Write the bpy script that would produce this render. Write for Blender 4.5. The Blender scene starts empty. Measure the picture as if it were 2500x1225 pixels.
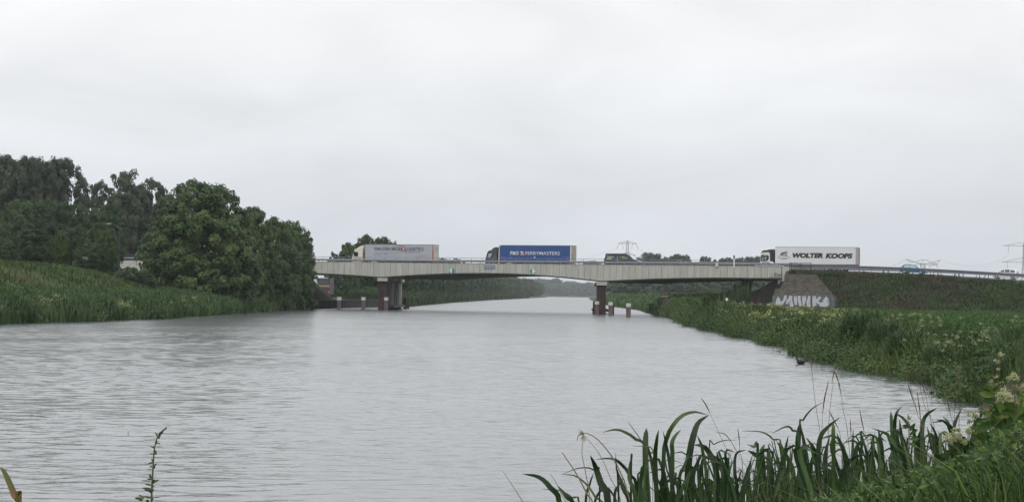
import bpy, math, random
import numpy as np
from mathutils import Vector, Matrix

scene = bpy.context.scene
COL = scene.collection
random.seed(7)
RNG = np.random.default_rng(11)

# ------------------------------------------------------------------ camera
F = 5200.0                      # focal length in photo pixels (photo 2500 wide)
CAMZ = 3.1
PITCH = math.atan(103.8 / F)
ROLL = 0.016
_f = Vector((0, math.cos(PITCH), math.sin(PITCH)))
_u0 = Vector((0, -math.sin(PITCH), math.cos(PITCH)))
_r0 = Vector((1, 0, 0))
_r = _r0 * math.cos(ROLL) + _u0 * math.sin(ROLL)
_u = _u0 * math.cos(ROLL) - _r0 * math.sin(ROLL)
CAM = Vector((0, 0, CAMZ))
cd = bpy.data.cameras.new('camera')
cd.sensor_width = 36.0
cd.lens = 36.0 * F / 2500.0
cd.clip_start = 0.1
cd.clip_end = 30000.0
cam = bpy.data.objects.new('camera', cd)
COL.objects.link(cam)
M = Matrix((( _r.x, _u.x, -_f.x, 0), (_r.y, _u.y, -_f.y, 0), (_r.z, _u.z, -_f.z, CAMZ), (0, 0, 0, 1)))
cam.matrix_world = M
scene.camera = cam

# ------------------------------------------------------------------ sky and sun
SUN_EL, SUN_ROT = math.radians(52), math.radians(200)
w = bpy.data.worlds.new('World')
scene.world = w
w.use_nodes = True
nt = w.node_tree
for n in list(nt.nodes):
    nt.nodes.remove(n)
def wn(t, **k):
    n = nt.nodes.new(t)
    for a, b in k.items():
        setattr(n, a, b)
    return n
wl = nt.links.new
out = wn('ShaderNodeOutputWorld')
bg = wn('ShaderNodeBackground')
bg.inputs['Strength'].default_value = 0.1
sky = wn('ShaderNodeTexSky', sky_type='NISHITA', sun_disc=False)
sky.sun_elevation = SUN_EL
sky.sun_rotation = SUN_ROT
tc = wn('ShaderNodeTexCoord')
sep = wn('ShaderNodeSeparateXYZ')
wl(tc.outputs['Generated'], sep.inputs[0])
ramp = wn('ShaderNodeValToRGB')
cr = ramp.color_ramp
stops = [(0.0, (.70, .735, .79)), (0.02, (.705, .74, .795)), (0.04, (.72, .75, .80)), (0.08, (.835, .855, .88)), (0.115, (.91, .92, .935)),
         (0.14, (.935, .95, .965)), (0.2, (1.12, 1.15, 1.18)), (0.32, (1.28, 1.31, 1.34)), (1.0, (1.5, 1.51, 1.52))]
cr.elements[0].position = stops[0][0]; cr.elements[0].color = (*stops[0][1], 1)
cr.elements[1].position = stops[-1][0]; cr.elements[1].color = (*stops[-1][1], 1)
for p_, c_ in stops[1:-1]:
    e = cr.elements.new(p_); e.color = (*c_, 1)
# cloud layer: noise on a flattened direction so that the banks lie low and long
wl(sep.outputs['Z'], ramp.inputs['Fac'])
mp = wn('ShaderNodeMapping')
mp.inputs['Scale'].default_value = (4.6, 4.6, 11.0)
mp.inputs['Rotation'].default_value = (0, 0.10, 0)
wl(tc.outputs['Generated'], mp.inputs['Vector'])
nz = wn('ShaderNodeTexNoise')
nz.inputs['Scale'].default_value = 1.3
nz.inputs['Detail'].default_value = 6
nz.inputs['Roughness'].default_value = 0.5
nz.inputs['Distortion'].default_value = 0.9
wl(mp.outputs[0], nz.inputs['Vector'])
mr = wn('ShaderNodeMapRange')
mr.inputs['From Min'].default_value = 0.3
mr.inputs['From Max'].default_value = 0.7
mr.inputs['To Min'].default_value = 9.45
mr.inputs['To Max'].default_value = 11.1
wl(nz.outputs['Fac'], mr.inputs['Value'])
vm = wn('ShaderNodeVectorMath', operation='SCALE')
wl(ramp.outputs['Color'], vm.inputs[0])
wl(mr.outputs[0], vm.inputs['Scale'])
mx = wn('ShaderNodeMix', data_type='RGBA')
mx.inputs['Factor'].default_value = 0.97
wl(sky.outputs[0], mx.inputs['A'])
wl(vm.outputs[0], mx.inputs['B'])
wl(mx.outputs['Result'], bg.inputs['Color'])
wl(bg.outputs[0], out.inputs['Surface'])

sd = bpy.data.lights.new('sun', 'SUN')
sd.energy = 0.7
sd.angle = math.radians(25)
sd.color = (1.0, 0.97, 0.92)
sun = bpy.data.objects.new('sun', sd)
COL.objects.link(sun)
# light comes from behind and to the left of the camera, high up
_sd = Vector((math.sin(SUN_ROT) * math.cos(SUN_EL), math.cos(SUN_ROT) * math.cos(SUN_EL), math.sin(SUN_EL)))
sun.rotation_euler = _sd.to_track_quat('Z', 'Y').to_euler()
sun.location = (0, -30, 60)

scene.view_settings.view_transform = 'Standard'
scene.view_settings.look = 'None'
scene.view_settings.exposure = 0.0
scene.view_settings.gamma = 1.0
scene.view_settings.use_curve_mapping = False
scene.cycles.use_denoising = True
scene.cycles.max_bounces = 6
scene.cycles.diffuse_bounces = 3
scene.cycles.transparent_max_bounces = 8
scene.cycles.volume_bounces = 0

# ------------------------------------------------------------------ pixel helpers (camera ray of a photo pixel)
def ray(px, py):
    return _f + _r * ((px - 1250.0) / F) - _u * ((py - 612.5) / F)
def P(px, py, Y):
    d = ray(px, py)
    return CAM + d * (Y / d.y)
TH = math.atan(0.442)
ROADD = Vector((math.cos(TH), -math.sin(TH), 0))
ROADB = Vector((math.sin(TH), math.cos(TH), 0))
ROAD0 = Vector((0, 350, 0))
def W(s, b, z):
    return ROAD0 + ROADD * s + ROADB * b + Vector((0, 0, z))
def on_road(px, py, b):
    """where the ray of a pixel meets the upright plane b metres behind the bridge's near face -> (s, z)"""
    d = ray(px, py)
    t = (b - (CAM - ROAD0).dot(ROADB)) / d.dot(ROADB)
    p = CAM + d * t
    return (p - ROAD0).dot(ROADD), p.z
def on_plane(px, py, p0, n):
    d = ray(px, py)
    return CAM + d * ((p0 - CAM).dot(n) / d.dot(n))

# ------------------------------------------------------------------ materials
MATS = {}
def mat(name, col, rough=0.6, var=0.0, scale=1.0, metal=0.0, spec=0.5, obj_var=0.0, streak=None, bump=0.0, detail=4, dark=None, coat=0):
    """Principled material; col varied by noise (object space) and per object"""
    if name in MATS:
        return MATS[name]
    m = bpy.data.materials.new(name)
    m.use_nodes = True
    t = m.node_tree
    b = t.nodes['Principled BSDF']
    b.inputs['Roughness'].default_value = rough
    b.inputs['Metallic'].default_value = metal
    b.inputs['Specular IOR Level'].default_value = spec
    b.inputs['Coat Weight'].default_value = coat
    b.inputs['Base Color'].default_value = (*col, 1)
    src = None
    if var or obj_var or streak:
        tcn = t.nodes.new('ShaderNodeTexCoord')
        mpn = t.nodes.new('ShaderNodeMapping')
        t.links.new(tcn.outputs['Object'], mpn.inputs[0])
        if streak:
            mpn.inputs['Scale'].default_value = streak
        nn = t.nodes.new('ShaderNodeTexNoise')
        nn.inputs['Scale'].default_value = scale
        nn.inputs['Detail'].default_value = detail
        t.links.new(mpn.outputs[0], nn.inputs['Vector'])
        rg = t.nodes.new('ShaderNodeMapRange')
        rg.inputs['From Min'].default_value = 0.25
        rg.inputs['From Max'].default_value = 0.75
        rg.inputs['To Min'].default_value = 1 - var
        rg.inputs['To Max'].default_value = 1 + var
        t.links.new(nn.outputs['Fac'], rg.inputs['Value'])
        fac = rg.outputs[0]
        if obj_var:
            oi = t.nodes.new('ShaderNodeObjectInfo')
            r2 = t.nodes.new('ShaderNodeMapRange')
            r2.inputs['To Min'].default_value = 1 - obj_var
            r2.inputs['To Max'].default_value = 1 + obj_var
            t.links.new(oi.outputs['Random'], r2.inputs['Value'])
            mu = t.nodes.new('ShaderNodeMath'); mu.operation = 'MULTIPLY'
            t.links.new(fac, mu.inputs[0]); t.links.new(r2.outputs[0], mu.inputs[1])
            fac = mu.outputs[0]
        if dark is not None:
            mxn = t.nodes.new('ShaderNodeMix'); mxn.data_type = 'RGBA'
            mxn.inputs['A'].default_value = (*dark, 1)
            mxn.inputs['B'].default_value = (*col, 1)
            n2 = t.nodes.new('ShaderNodeTexNoise')
            n2.inputs['Scale'].default_value = scale * 0.37
            n2.inputs['Detail'].default_value = 6
            t.links.new(mpn.outputs[0], n2.inputs['Vector'])
            r3 = t.nodes.new('ShaderNodeMapRange')
            r3.inputs['From Min'].default_value = 0.38
            r3.inputs['From Max'].default_value = 0.56
            t.links.new(n2.outputs['Fac'], r3.inputs['Value'])
            t.links.new(r3.outputs[0], mxn.inputs['Factor'])
            src = mxn.outputs['Result']
        vs = t.nodes.new('ShaderNodeVectorMath'); vs.operation = 'SCALE'
        vs.inputs[0].default_value = col
        if src is not None:
            t.links.new(src, vs.inputs[0])
        t.links.new(fac, vs.inputs['Scale'])
        t.links.new(vs.outputs[0], b.inputs['Base Color'])
        if bump:
            bn = t.nodes.new('ShaderNodeBump')
            bn.inputs['Strength'].default_value = 0.5
            bn.inputs['Distance'].default_value = bump
            t.links.new(nn.outputs['Fac'], bn.inputs['Height'])
            t.links.new(bn.outputs[0], b.inputs['Normal'])
    MATS[name] = m
    return m

def leafmat(name, c0, c1, c2, nscale=0.25, transl=0.25, rough=0.55):
    """foliage: colour from the per-leaf 'tint' value and a broad noise; a little light passes through"""
    if name in MATS:
        return MATS[name]
    m = bpy.data.materials.new(name)
    m.use_nodes = True
    t = m.node_tree
    b = t.nodes['Principled BSDF']
    b.inputs['Roughness'].default_value = rough
    b.inputs['Specular IOR Level'].default_value = 0.3
    at = t.nodes.new('ShaderNodeAttribute'); at.attribute_name = 'tint'
    tcn = t.nodes.new('ShaderNodeTexCoord')
    nn = t.nodes.new('ShaderNodeTexNoise'); nn.inputs['Scale'].default_value = nscale; nn.inputs['Detail'].default_value = 3
    geo = t.nodes.new('ShaderNodeNewGeometry')
    t.links.new(geo.outputs['Position'], nn.inputs['Vector'])
    oi = t.nodes.new('ShaderNodeObjectInfo')
    a1 = t.nodes.new('ShaderNodeMath'); a1.operation = 'MULTIPLY_ADD'
    a1.inputs[1].default_value = 0.9; a1.inputs[2].default_value = -0.25
    t.links.new(nn.outputs['Fac'], a1.inputs[0])
    a2 = t.nodes.new('ShaderNodeMath'); a2.operation = 'MULTIPLY_ADD'
    a2.inputs[1].default_value = 0.55
    t.links.new(at.outputs['Fac'], a2.inputs[0]); t.links.new(a1.outputs[0], a2.inputs[2])
    a3 = t.nodes.new('ShaderNodeMath'); a3.operation = 'MULTIPLY_ADD'
    a3.inputs[1].default_value = 0.15
    t.links.new(oi.outputs['Random'], a3.inputs[0]); t.links.new(a2.outputs[0], a3.inputs[2])
    rp = t.nodes.new('ShaderNodeValToRGB')
    rp.color_ramp.elements[0].position = 0.1; rp.color_ramp.elements[0].color = (*c0, 1)
    rp.color_ramp.elements[1].position = 0.95; rp.color_ramp.elements[1].color = (*c2, 1)
    e = rp.color_ramp.elements.new(0.5); e.color = (*c1, 1)
    t.links.new(a3.outputs[0], rp.inputs['Fac'])
    t.links.new(rp.outputs['Color'], b.inputs['Base Color'])
    tr = t.nodes.new('ShaderNodeBsdfTranslucent')
    t.links.new(rp.outputs['Color'], tr.inputs['Color'])
    ms = t.nodes.new('ShaderNodeMixShader'); ms.inputs[0].default_value = transl
    t.links.new(b.outputs[0], ms.inputs[1]); t.links.new(tr.outputs[0], ms.inputs[2])
    t.links.new(ms.outputs[0], t.nodes['Material Output'].inputs['Surface'])
    MATS[name] = m
    return m

# ------------------------------------------------------------------ object helpers
def tag(o, label=None, cat=None, group=None, kind=None):
    if label: o['label'] = label
    if cat: o['category'] = cat
    if group: o['group'] = group
    if kind: o['kind'] = kind
    return o
def empty(name, loc=(0, 0, 0), rz=0.0, label=None, cat=None, group=None):
    o = bpy.data.objects.new(name, None)
    COL.objects.link(o)
    o.location = loc
    o.rotation_euler = (0, 0, rz)
    o.empty_display_size = 0.3
    return tag(o, label, cat, group)
def link(name, me, parent=None, m=None):
    o = bpy.data.objects.new(name, me)
    COL.objects.link(o)
    if m is not None and len(me.materials) == 0:
        me.materials.append(m)
    if parent is not None:
        o.parent = parent
    return o
def copy_tree(o, parent=None):
    c = o.copy()
    COL.objects.link(c)
    c.parent = parent
    for ch in [x for x in KIDS.get(o.name, [])]:
        copy_tree(ch, c)
    return c
KIDS = {}

class MB:
    """collects boxes, bars, prisms and polygons into one mesh"""
    def __init__(self):
        self.v = []; self.f = []
    def add(self, vs, fs):
        n = len(self.v)
        self.v += [tuple(x) for x in vs]
        self.f += [tuple(i + n for i in f) for f in fs]
        return self
    def box(self, x0, x1, y0, y1, z0, z1):
        vs = [(x0, y0, z0), (x1, y0, z0), (x1, y1, z0), (x0, y1, z0), (x0, y0, z1), (x1, y0, z1), (x1, y1, z1), (x0, y1, z1)]
        return self.add(vs, [(0, 3, 2, 1), (4, 5, 6, 7), (0, 1, 5, 4), (1, 2, 6, 5), (2, 3, 7, 6), (3, 0, 4, 7)])
    def hexa(self, pts):     # 8 corners in box order
        return self.add(pts, [(0, 3, 2, 1), (4, 5, 6, 7), (0, 1, 5, 4), (1, 2, 6, 5), (2, 3, 7, 6), (3, 0, 4, 7)])
    def rbox(self, s0, s1, b0, b1, z0, z1):   # box in road coordinates, world space
        c = [(s0, b0), (s1, b0), (s1, b1), (s0, b1)]
        return self.hexa([W(s, b, z0) for s, b in c] + [W(s, b, z1) for s, b in c])
    def bar(self, p, q, r, r2=None, n=4, cap=True):
        p, q = Vector(p), Vector(q)
        r2 = r if r2 is None else r2
        d = (q - p)
        if d.length < 1e-6: return self
        d.normalize()
        a = d.orthogonal().normalized(); b = d.cross(a)
        vs = []
        for c, rr in ((p, r), (q, r2)):
            for i in range(n):
                t = 2 * math.pi * (i + .5) / n
                vs.append(c + a * (rr * math.cos(t)) + b * (rr * math.sin(t)))
        fs = [(i, (i + 1) % n, n + (i + 1) % n, n + i) for i in range(n)]
        if cap:
            fs += [tuple(range(n - 1, -1, -1)), tuple(range(n, 2 * n))]
        return self.add(vs, fs)
    def path(self, pts, rs, n=5):
        pts = [Vector(p) for p in pts]
        if not hasattr(rs, '__len__'): rs = [rs] * len(pts)
        vs = []; fs = []
        for k, p in enumerate(pts):
            d = (pts[min(k + 1, len(pts) - 1)] - pts[max(k - 1, 0)])
            if d.length < 1e-9: d = Vector((0, 0, 1))
            d.normalize()
            ref = Vector((0, 1, 0)) if abs(d.y) < .9 else Vector((1, 0, 0))
            a = d.cross(ref).normalized(); b = d.cross(a)
            for i in range(n):
                t = 2 * math.pi * i / n
                vs.append(p + a * (rs[k] * math.cos(t)) + b * (rs[k] * math.sin(t)))
        for k in range(len(pts) - 1):
            for i in range(n):
                fs.append((k * n + i, k * n + (i + 1) % n, (k + 1) * n + (i + 1) % n, (k + 1) * n + i))
        fs += [tuple(range(n - 1, -1, -1)), tuple(range((len(pts) - 1) * n, len(pts) * n))]
        return self.add(vs, fs)
    def cyl(self, c, r, h, n=12, axis='z', r2=None):
        c = Vector(c); ax = {'x': Vector((1, 0, 0)), 'y': Vector((0, 1, 0)), 'z': Vector((0, 0, 1))}[axis]
        return self.bar(c, c + ax * h, r, r2, n)
    def prism(self, pts, y0, y1, inset=0.0, ins_fn=None):
        """polygon in xz extruded along y"""
        n = len(pts)
        vs = [(x, y0 + (ins_fn(z) if ins_fn else 0), z) for x, z in pts] + [(x, y1 - (ins_fn(z) if ins_fn else 0), z) for x, z in pts]
        fs = [tuple(range(n)), tuple(range(2 * n - 1, n - 1, -1))] + [(i, i + n, (i + 1) % n + n, (i + 1) % n) for i in range(n)]
        return self.add(vs, fs)
    def plate(self, pts, y, t=0.012):
        """thin flat plate: polygon in xz standing at y, t thick towards the viewer"""
        return self.prism(pts, y - t, y)
    def poly(self, pts):
        return self.add(pts, [tuple(range(len(pts)))])
    def build(self, name, m, parent=None, smooth=False, bevel=0.0, segs=2):
        me = bpy.data.meshes.new(name)
        me.from_pydata(self.v, [], self.f)
        me.update()
        if bevel:
            import bmesh
            bm = bmesh.new(); bm.from_mesh(me)
            bmesh.ops.recalc_face_normals(bm, faces=bm.faces)
            ed = [e for e in bm.edges if len(e.link_faces) == 2 and e.calc_face_angle(0) > 0.35]
            bmesh.ops.bevel(bm, geom=ed, offset=bevel, segments=segs, affect='EDGES', profile=0.6)
            bm.to_mesh(me); bm.free()
        if smooth:
            me.polygons.foreach_set('use_smooth', [True] * len(me.polygons))
        o = link(name, me, parent, m)
        if parent is not None:
            KIDS.setdefault(parent.name, []).append(o)
        return o

def npmesh(name, V, Fc, tint=None, smooth=False):
    """mesh from numpy arrays; Fc (m,k)"""
    me = bpy.data.meshes.new(name)
    V = np.ascontiguousarray(V, dtype=np.float32)
    Fc = np.ascontiguousarray(Fc, dtype=np.int32)
    m, k = Fc.shape
    me.vertices.add(len(V)); me.vertices.foreach_set('co', V.ravel())
    me.loops.add(m * k); me.loops.foreach_set('vertex_index', Fc.ravel())
    me.polygons.add(m)
    me.polygons.foreach_set('loop_start', np.arange(0, m * k, k, dtype=np.int32))
    try:
        me.polygons.foreach_set('loop_total', np.full(m, k, dtype=np.int32))
    except Exception:
        pass
    if smooth:
        me.polygons.foreach_set('use_smooth', np.ones(m, dtype=bool))
    me.update(calc_edges=True)
    if tint is not None:
        a = me.attributes.new('tint', 'FLOAT', 'POINT')
        a.data.foreach_set('value', np.ascontiguousarray(tint, dtype=np.float32))
    return me

def text_mesh(s, w_, h_, bold=0.0, shear=0.0, spacing=1.0):
    cu = bpy.data.curves.new('text', 'FONT')
    cu.body = s; cu.size = 1.0; cu.offset = bold; cu.shear = shear; cu.space_character = spacing
    cu.resolution_u = 3
    o = bpy.data.objects.new('tmp', cu)
    me = bpy.data.meshes.new_from_object(o)
    bpy.data.objects.remove(o); bpy.data.curves.remove(cu)
    me.materials.clear()
    n = len(me.vertices)
    co = np.empty(n * 3, dtype=np.float32); me.vertices.foreach_get('co', co); co = co.reshape(-1, 3)
    lo, hi = co.min(0), co.max(0)
    out_ = np.zeros_like(co)
    out_[:, 0] = (co[:, 0] - lo[0]) / (hi[0] - lo[0]) * w_
    out_[:, 2] = (co[:, 1] - lo[1]) / (hi[1] - lo[1]) * h_
    me.vertices.foreach_set('co', out_.ravel())
    me.update()
    return me
def put_text(s, parent, m, x, y, z, w_, h_, name='lettering', **k):
    me = text_mesh(s, w_, h_, **k)
    me.name = name
    o = link(name, me, parent, m)
    o.location = (x, y, z)
    KIDS.setdefault(parent.name, []).append(o)
    return o

# ------------------------------------------------------------------ vegetation makers
def blades(name, pos, h, wd, lean=0.35, m=None, parent=None, tint=None, rng=RNG, droop=0.25, face=None, as_mesh=False):
    """upright tapering blades; pos (n,3), h and wd arrays"""
    n = len(pos)
    h = np.broadcast_to(h, n).astype(float); wd = np.broadcast_to(wd, n).astype(float)
    yaw = rng.uniform(0, 2 * np.pi, n)
    wy = rng.uniform(-0.9, 0.9, n) if face is None else rng.uniform(-face, face, n)
    wdir = np.stack([np.cos(wy), np.sin(wy), np.zeros(n)], 1)
    ln = rng.uniform(0.05, 1.0, n) * lean * h
    ld = np.stack([np.cos(yaw), np.sin(yaw), np.zeros(n)], 1)
    up = np.array([0, 0, 1.0])
    p0 = pos
    p1 = pos + up * (h * .5)[:, None] + ld * (ln * .3)[:, None]
    p2 = pos + up * (h * .85)[:, None] + ld * (ln * .8)[:, None]
    p3 = pos + up * (h * (1 - droop * rng.uniform(0, 1, n)))[:, None] + ld * (ln * 1.35)[:, None]
    hw = (wd * .5)[:, None]
    V = np.stack([p0 - wdir * hw * .7, p0 + wdir * hw * .7, p1 - wdir * hw, p1 + wdir * hw, p2 - wdir * hw * .6, p2 + wdir * hw * .6, p3], 1).reshape(-1, 3)
    base = (np.arange(n) * 7)[:, None]
    T = np.array([[0, 1, 3], [0, 3, 2], [2, 3, 5], [2, 5, 4], [4, 5, 6]])
    Fc = (base[:, :, None] + T[None]).reshape(-1, 3)
    if tint is None:
        tint = rng.uniform(0, 1, n)
    me = npmesh(name, V, Fc, np.repeat(tint, 7))
    if as_mesh:
        return me
    return link(name, me, parent, m)

def leafquads(cen, nor, size, tint, rng=RNG, aspect=0.62):
    n = len(cen)
    nor = nor / (np.linalg.norm(nor, axis=1, keepdims=True) + 1e-9)
    r = rng.normal(size=(n, 3))
    a = np.cross(nor, r); a /= (np.linalg.norm(a, axis=1, keepdims=True) + 1e-9)
    b = np.cross(nor, a)
    s = np.broadcast_to(size, n)[:, None] * .5
    V = np.stack([cen - a * s, cen + b * s * aspect, cen + a * s, cen - b * s * aspect], 1).reshape(-1, 3)
    Fc = (np.arange(n) * 4)[:, None] + np.arange(4)[None]
    return V, Fc, np.repeat(np.broadcast_to(tint, n), 4)

def crown_mesh(name, seed, profile, nclump, nleaf, leaf, rc=(.05, .1), inner=.35, sink=.8, gap=0.0, vstretch=1.0):
    """unit crown: height 0..1, width ~1; profile(t) = radius at height t. Leaves sit on many uneven clumps."""
    rng = np.random.default_rng(seed)
    ts, ph = [], []
    while len(ts) < nclump:
        t = rng.uniform(0, 1)
        if rng.uniform(0, .55) < profile(t):
            ts.append(t); ph.append(rng.uniform(0, 2 * np.pi))
    ts = np.array(ts); ph = np.array(ph)
    R = np.array([profile(t) for t in ts])
    lump = 1 + .16 * np.sin(ph * 3 + seed) * np.sin(ts * 7 + seed * 2) + .09 * np.sin(ph * 7 + ts * 11 + seed)
    rho = np.where(rng.uniform(0, 1, nclump) < inner, rng.uniform(.15, .7, nclump), rng.uniform(.72, 1.0, nclump)) * lump
    if gap:
        keep = rng.uniform(0, 1, nclump) > gap * np.clip(ts * 1.6, 0, 1)
    else:
        keep = np.ones(nclump, bool)
    C = np.stack([np.cos(ph) * R * rho, np.sin(ph) * R * rho, ts], 1)[keep]
    k = len(C)
    rr = rng.uniform(rc[0], rc[1], k)
    ci = rng.integers(0, k, nleaf)
    d = rng.normal(size=(nleaf, 3)); d /= np.linalg.norm(d, axis=1, keepdims=True)
    d[:, 2] = np.abs(d[:, 2]) * np.where(rng.uniform(0, 1, nleaf) < .75, 1, -1)
    rad = rr[ci] * rng.uniform(.55, 1.12, nleaf)
    pos = C[ci] + d * rad[:, None] * np.array([1, 1, .85 * vstretch])
    outw = pos - np.array([0, 0, .45]); outw[:, 2] *= .6
    outw /= (np.linalg.norm(outw, axis=1, keepdims=True) + 1e-9)
    nor = d * .9 + outw * .5 + rng.normal(size=(nleaf, 3)) * .45 + np.array([0, 0, .25])
    tint = np.clip(rng.uniform(0, .6, nleaf) + rng.uniform(0, .4, k)[ci], 0, 1)
    V, Fc, tn = leafquads(pos, nor, leaf * rng.uniform(.6, 1.3, nleaf), tint, rng)
    return npmesh(name, V, Fc, tn)

def trunk_mesh(name, seed, profile, z0=.0, z1=.85, r=.022, limbs=9, fork=.25):
    rng = random.Random(seed)
    mb = MB()
    pts = []; rs = []
    x = y = 0
    for i in range(7):
        t = i / 6
        pts.append((x, y, z0 + (z1 - z0) * t)); rs.append(r * (1 - .8 * t))
        x += rng.uniform(-.012, .012); y += rng.uniform(-.012, .012)
    mb.path(pts, rs, 6)
    for k in range(limbs):
        t = fork + (.8 - fork) * k / limbs
        a = rng.uniform(0, 6.28)
        i = min(5, int(t * 6)); p = Vector(pts[i])
        R = profile(min(.95, t + .1)) * .8
        q = p + Vector((math.cos(a) * R * .55, math.sin(a) * R * .55, .07 + .06 * rng.random()))
        e = p + Vector((math.cos(a + .2) * R, math.sin(a + .2) * R, .13 + .1 * rng.random()))
        mb.path([p, q, e], [r * .45, r * .28, r * .08], 4)
    me = bpy.data.meshes.new(name)
    me.from_pydata(mb.v, [], mb.f)
    me.polygons.foreach_set('use_smooth', [True] * len(me.polygons))
    return me
HAZE = 0.00010
WFINE = .028
WSLOPE = .068
# ================================================================== ground and water
LY = [0, 120, 150, 172, 214, 300, 366, 400, 451, 669, 978, 1300, 1579, 2000, 2400, 2480, 9000]
LX = [-60, -50, -44, -41, -35.5, -35, -35, -31, -22, -19, -9.4, 4, 15, 32, 42, 86, 86]
RY = [0, 64, 84, 97, 105, 134, 177, 230, 273, 303, 378, 457, 580, 900, 1495, 2400, 2480, 9000]
RX = [14, 14.2, 16, 15.2, 15.4, 17.6, 18.2, 19.5, 22.3, 23.2, 24.8, 28, 28, 36, 54, 88, 86, 86]
NX = [-90, -10, 0, 4, 9, 14, 20]
NY = [11, 13.5, 15, 19, 34, 62, 90]
def wob(Y, a, b): return (.45 * np.sin(np.asarray(Y) / 4.3 + a) + .3 * np.sin(np.asarray(Y) / 1.9 + b)) * np.interp(Y, [60, 75, 330, 345], [0, 1, 1, 0])
def xl(Y): return np.interp(Y, LY, LX) + wob(Y, 1, 2)
def xr(Y): return np.interp(Y, RY, RX) + wob(Y, 3, 0)
def zroad(s):
    s = np.asarray(s, float)
    a = np.clip(s - 45, 0, 30)
    return 7.5 - .0008 * a * a - np.clip(s - 75, 0, 60) * .048
def hash_noise(X, Y, sc, seed=0):
    return (np.sin(X / sc * 1.7 + seed) * np.cos(Y / sc * 1.3 + seed * 2.1) + .6 * np.sin(X / sc * 3.9 - Y / sc * 2.3 + seed) + .4 * np.sin(Y / sc * 5.1 + X / sc * 1.1)) / 2
def ground_z(X, Y):
    X = np.asarray(X, float); Y = np.asarray(Y, float)
    dL = xl(Y) - X; dR = X - xr(Y)
    zR = np.interp(dR, [-3, 0, 1.5, 6, 15], [-1.5, -.1, .45, .9, 1.2])
    zL = np.interp(dL, [-3, 0, 1.5, 6, 12], [-1.5, -.1, .6, 1.3, 1.5])
    hill = np.interp(dL, [3, 8, 13, 17, 24, 60], [0, .8, 2.9, 3.8, 4.0, 4.0]) * np.interp(Y, [225, 245, 262, 285, 310, 330], [1, .98, .85, .5, .12, 0])
    zL = zL + hill * (dL > 0) + np.where(dL > 4, .12 * hash_noise(X, Y, 6), 0) + np.where(dL > 8, .22 * hash_noise(X, Y, 9, 2) + .12 * hash_noise(X, Y, 3.3, 5), 0)
    yn = np.interp(X, NX, NY)
    zN = np.interp(yn - Y, [-2, 0, 1, 3, 8], [-1.5, -.1, .8, 1.35, 1.5])
    z = np.maximum(np.maximum(zR, zL), zN)
    z = z + np.where(dR > 3, .08 * hash_noise(X, Y, 5, 1), 0)
    s = (X - 0) * ROADD.x + (Y - 350) * ROADD.y
    b = (X - 0) * ROADB.x + (Y - 350) * ROADB.y
    run = np.interp(s, [54, 60], [1.05, 1.7]) * (s > 0) + 1.9 * (s <= 0)
    e = zroad(s) - .12 - np.clip(-b + .1, 0, 1e9) / run - np.clip(b - 30.5, 0, 1e9) / 1.9
    cut = np.where(s > 0, np.clip(47.3 - s, 0, 1e9) / np.interp(b, [-.3, .6], [.4, 1.9]), np.where(b < .3, np.clip(s + 79.0, 0, 1e9) / 1.0, np.clip(s + 57.0, 0, 1e9) / 1.25))
    e = e - cut + .12 * hash_noise(X, Y, 4, 3) * (b < 0)
    far = (np.abs(s) < 900)
    z = np.where(far, np.maximum(z, e), z)
    # the canal ends in the far wood
    return z

def axis(lo, hi, step, grow, end_lo, end_hi):
    a = list(np.arange(lo, hi + 1e-6, step))
    st = step
    while a[-1] < end_hi:
        st *= grow; a.append(a[-1] + st)
    st = step
    while a[0] > end_lo:
        st *= grow; a.insert(0, a[0] - st)
    return np.array(a)
gx = axis(-76, 96, 1.25, 1.16, -5000, 5000)
gy = axis(-6, 420, 1.6, 1.07, -400, 12000)
GX, GY = np.meshgrid(gx, gy)
GZ = ground_z(GX, GY)
nx, ny = len(gx), len(gy)
V = np.stack([GX.ravel(), GY.ravel(), GZ.ravel()], 1)
i = (np.arange(ny - 1)[:, None] * nx + np.arange(nx - 1)[None]).ravel()
Fq = np.stack([i, i + 1, i + nx + 1, i + nx], 1)
ground_mat = mat('soil_and_grass', (.045, .06, .022), .95, var=.45, scale=.35, spec=.1, dark=(.05, .045, .028), detail=8, bump=.15)
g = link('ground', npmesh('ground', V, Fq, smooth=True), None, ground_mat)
g.data.materials.append(mat('painted_shade_under_deck', (.022, .019, .015), .95, var=.3, scale=1.2, spec=.1))  # shade of the deck painted into the ground colour of the faces below
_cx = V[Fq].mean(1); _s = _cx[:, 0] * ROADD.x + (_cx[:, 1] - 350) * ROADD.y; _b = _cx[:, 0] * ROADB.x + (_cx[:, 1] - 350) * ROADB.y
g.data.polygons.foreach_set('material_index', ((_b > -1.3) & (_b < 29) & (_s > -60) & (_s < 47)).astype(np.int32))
tag(g, kind='structure')

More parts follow.
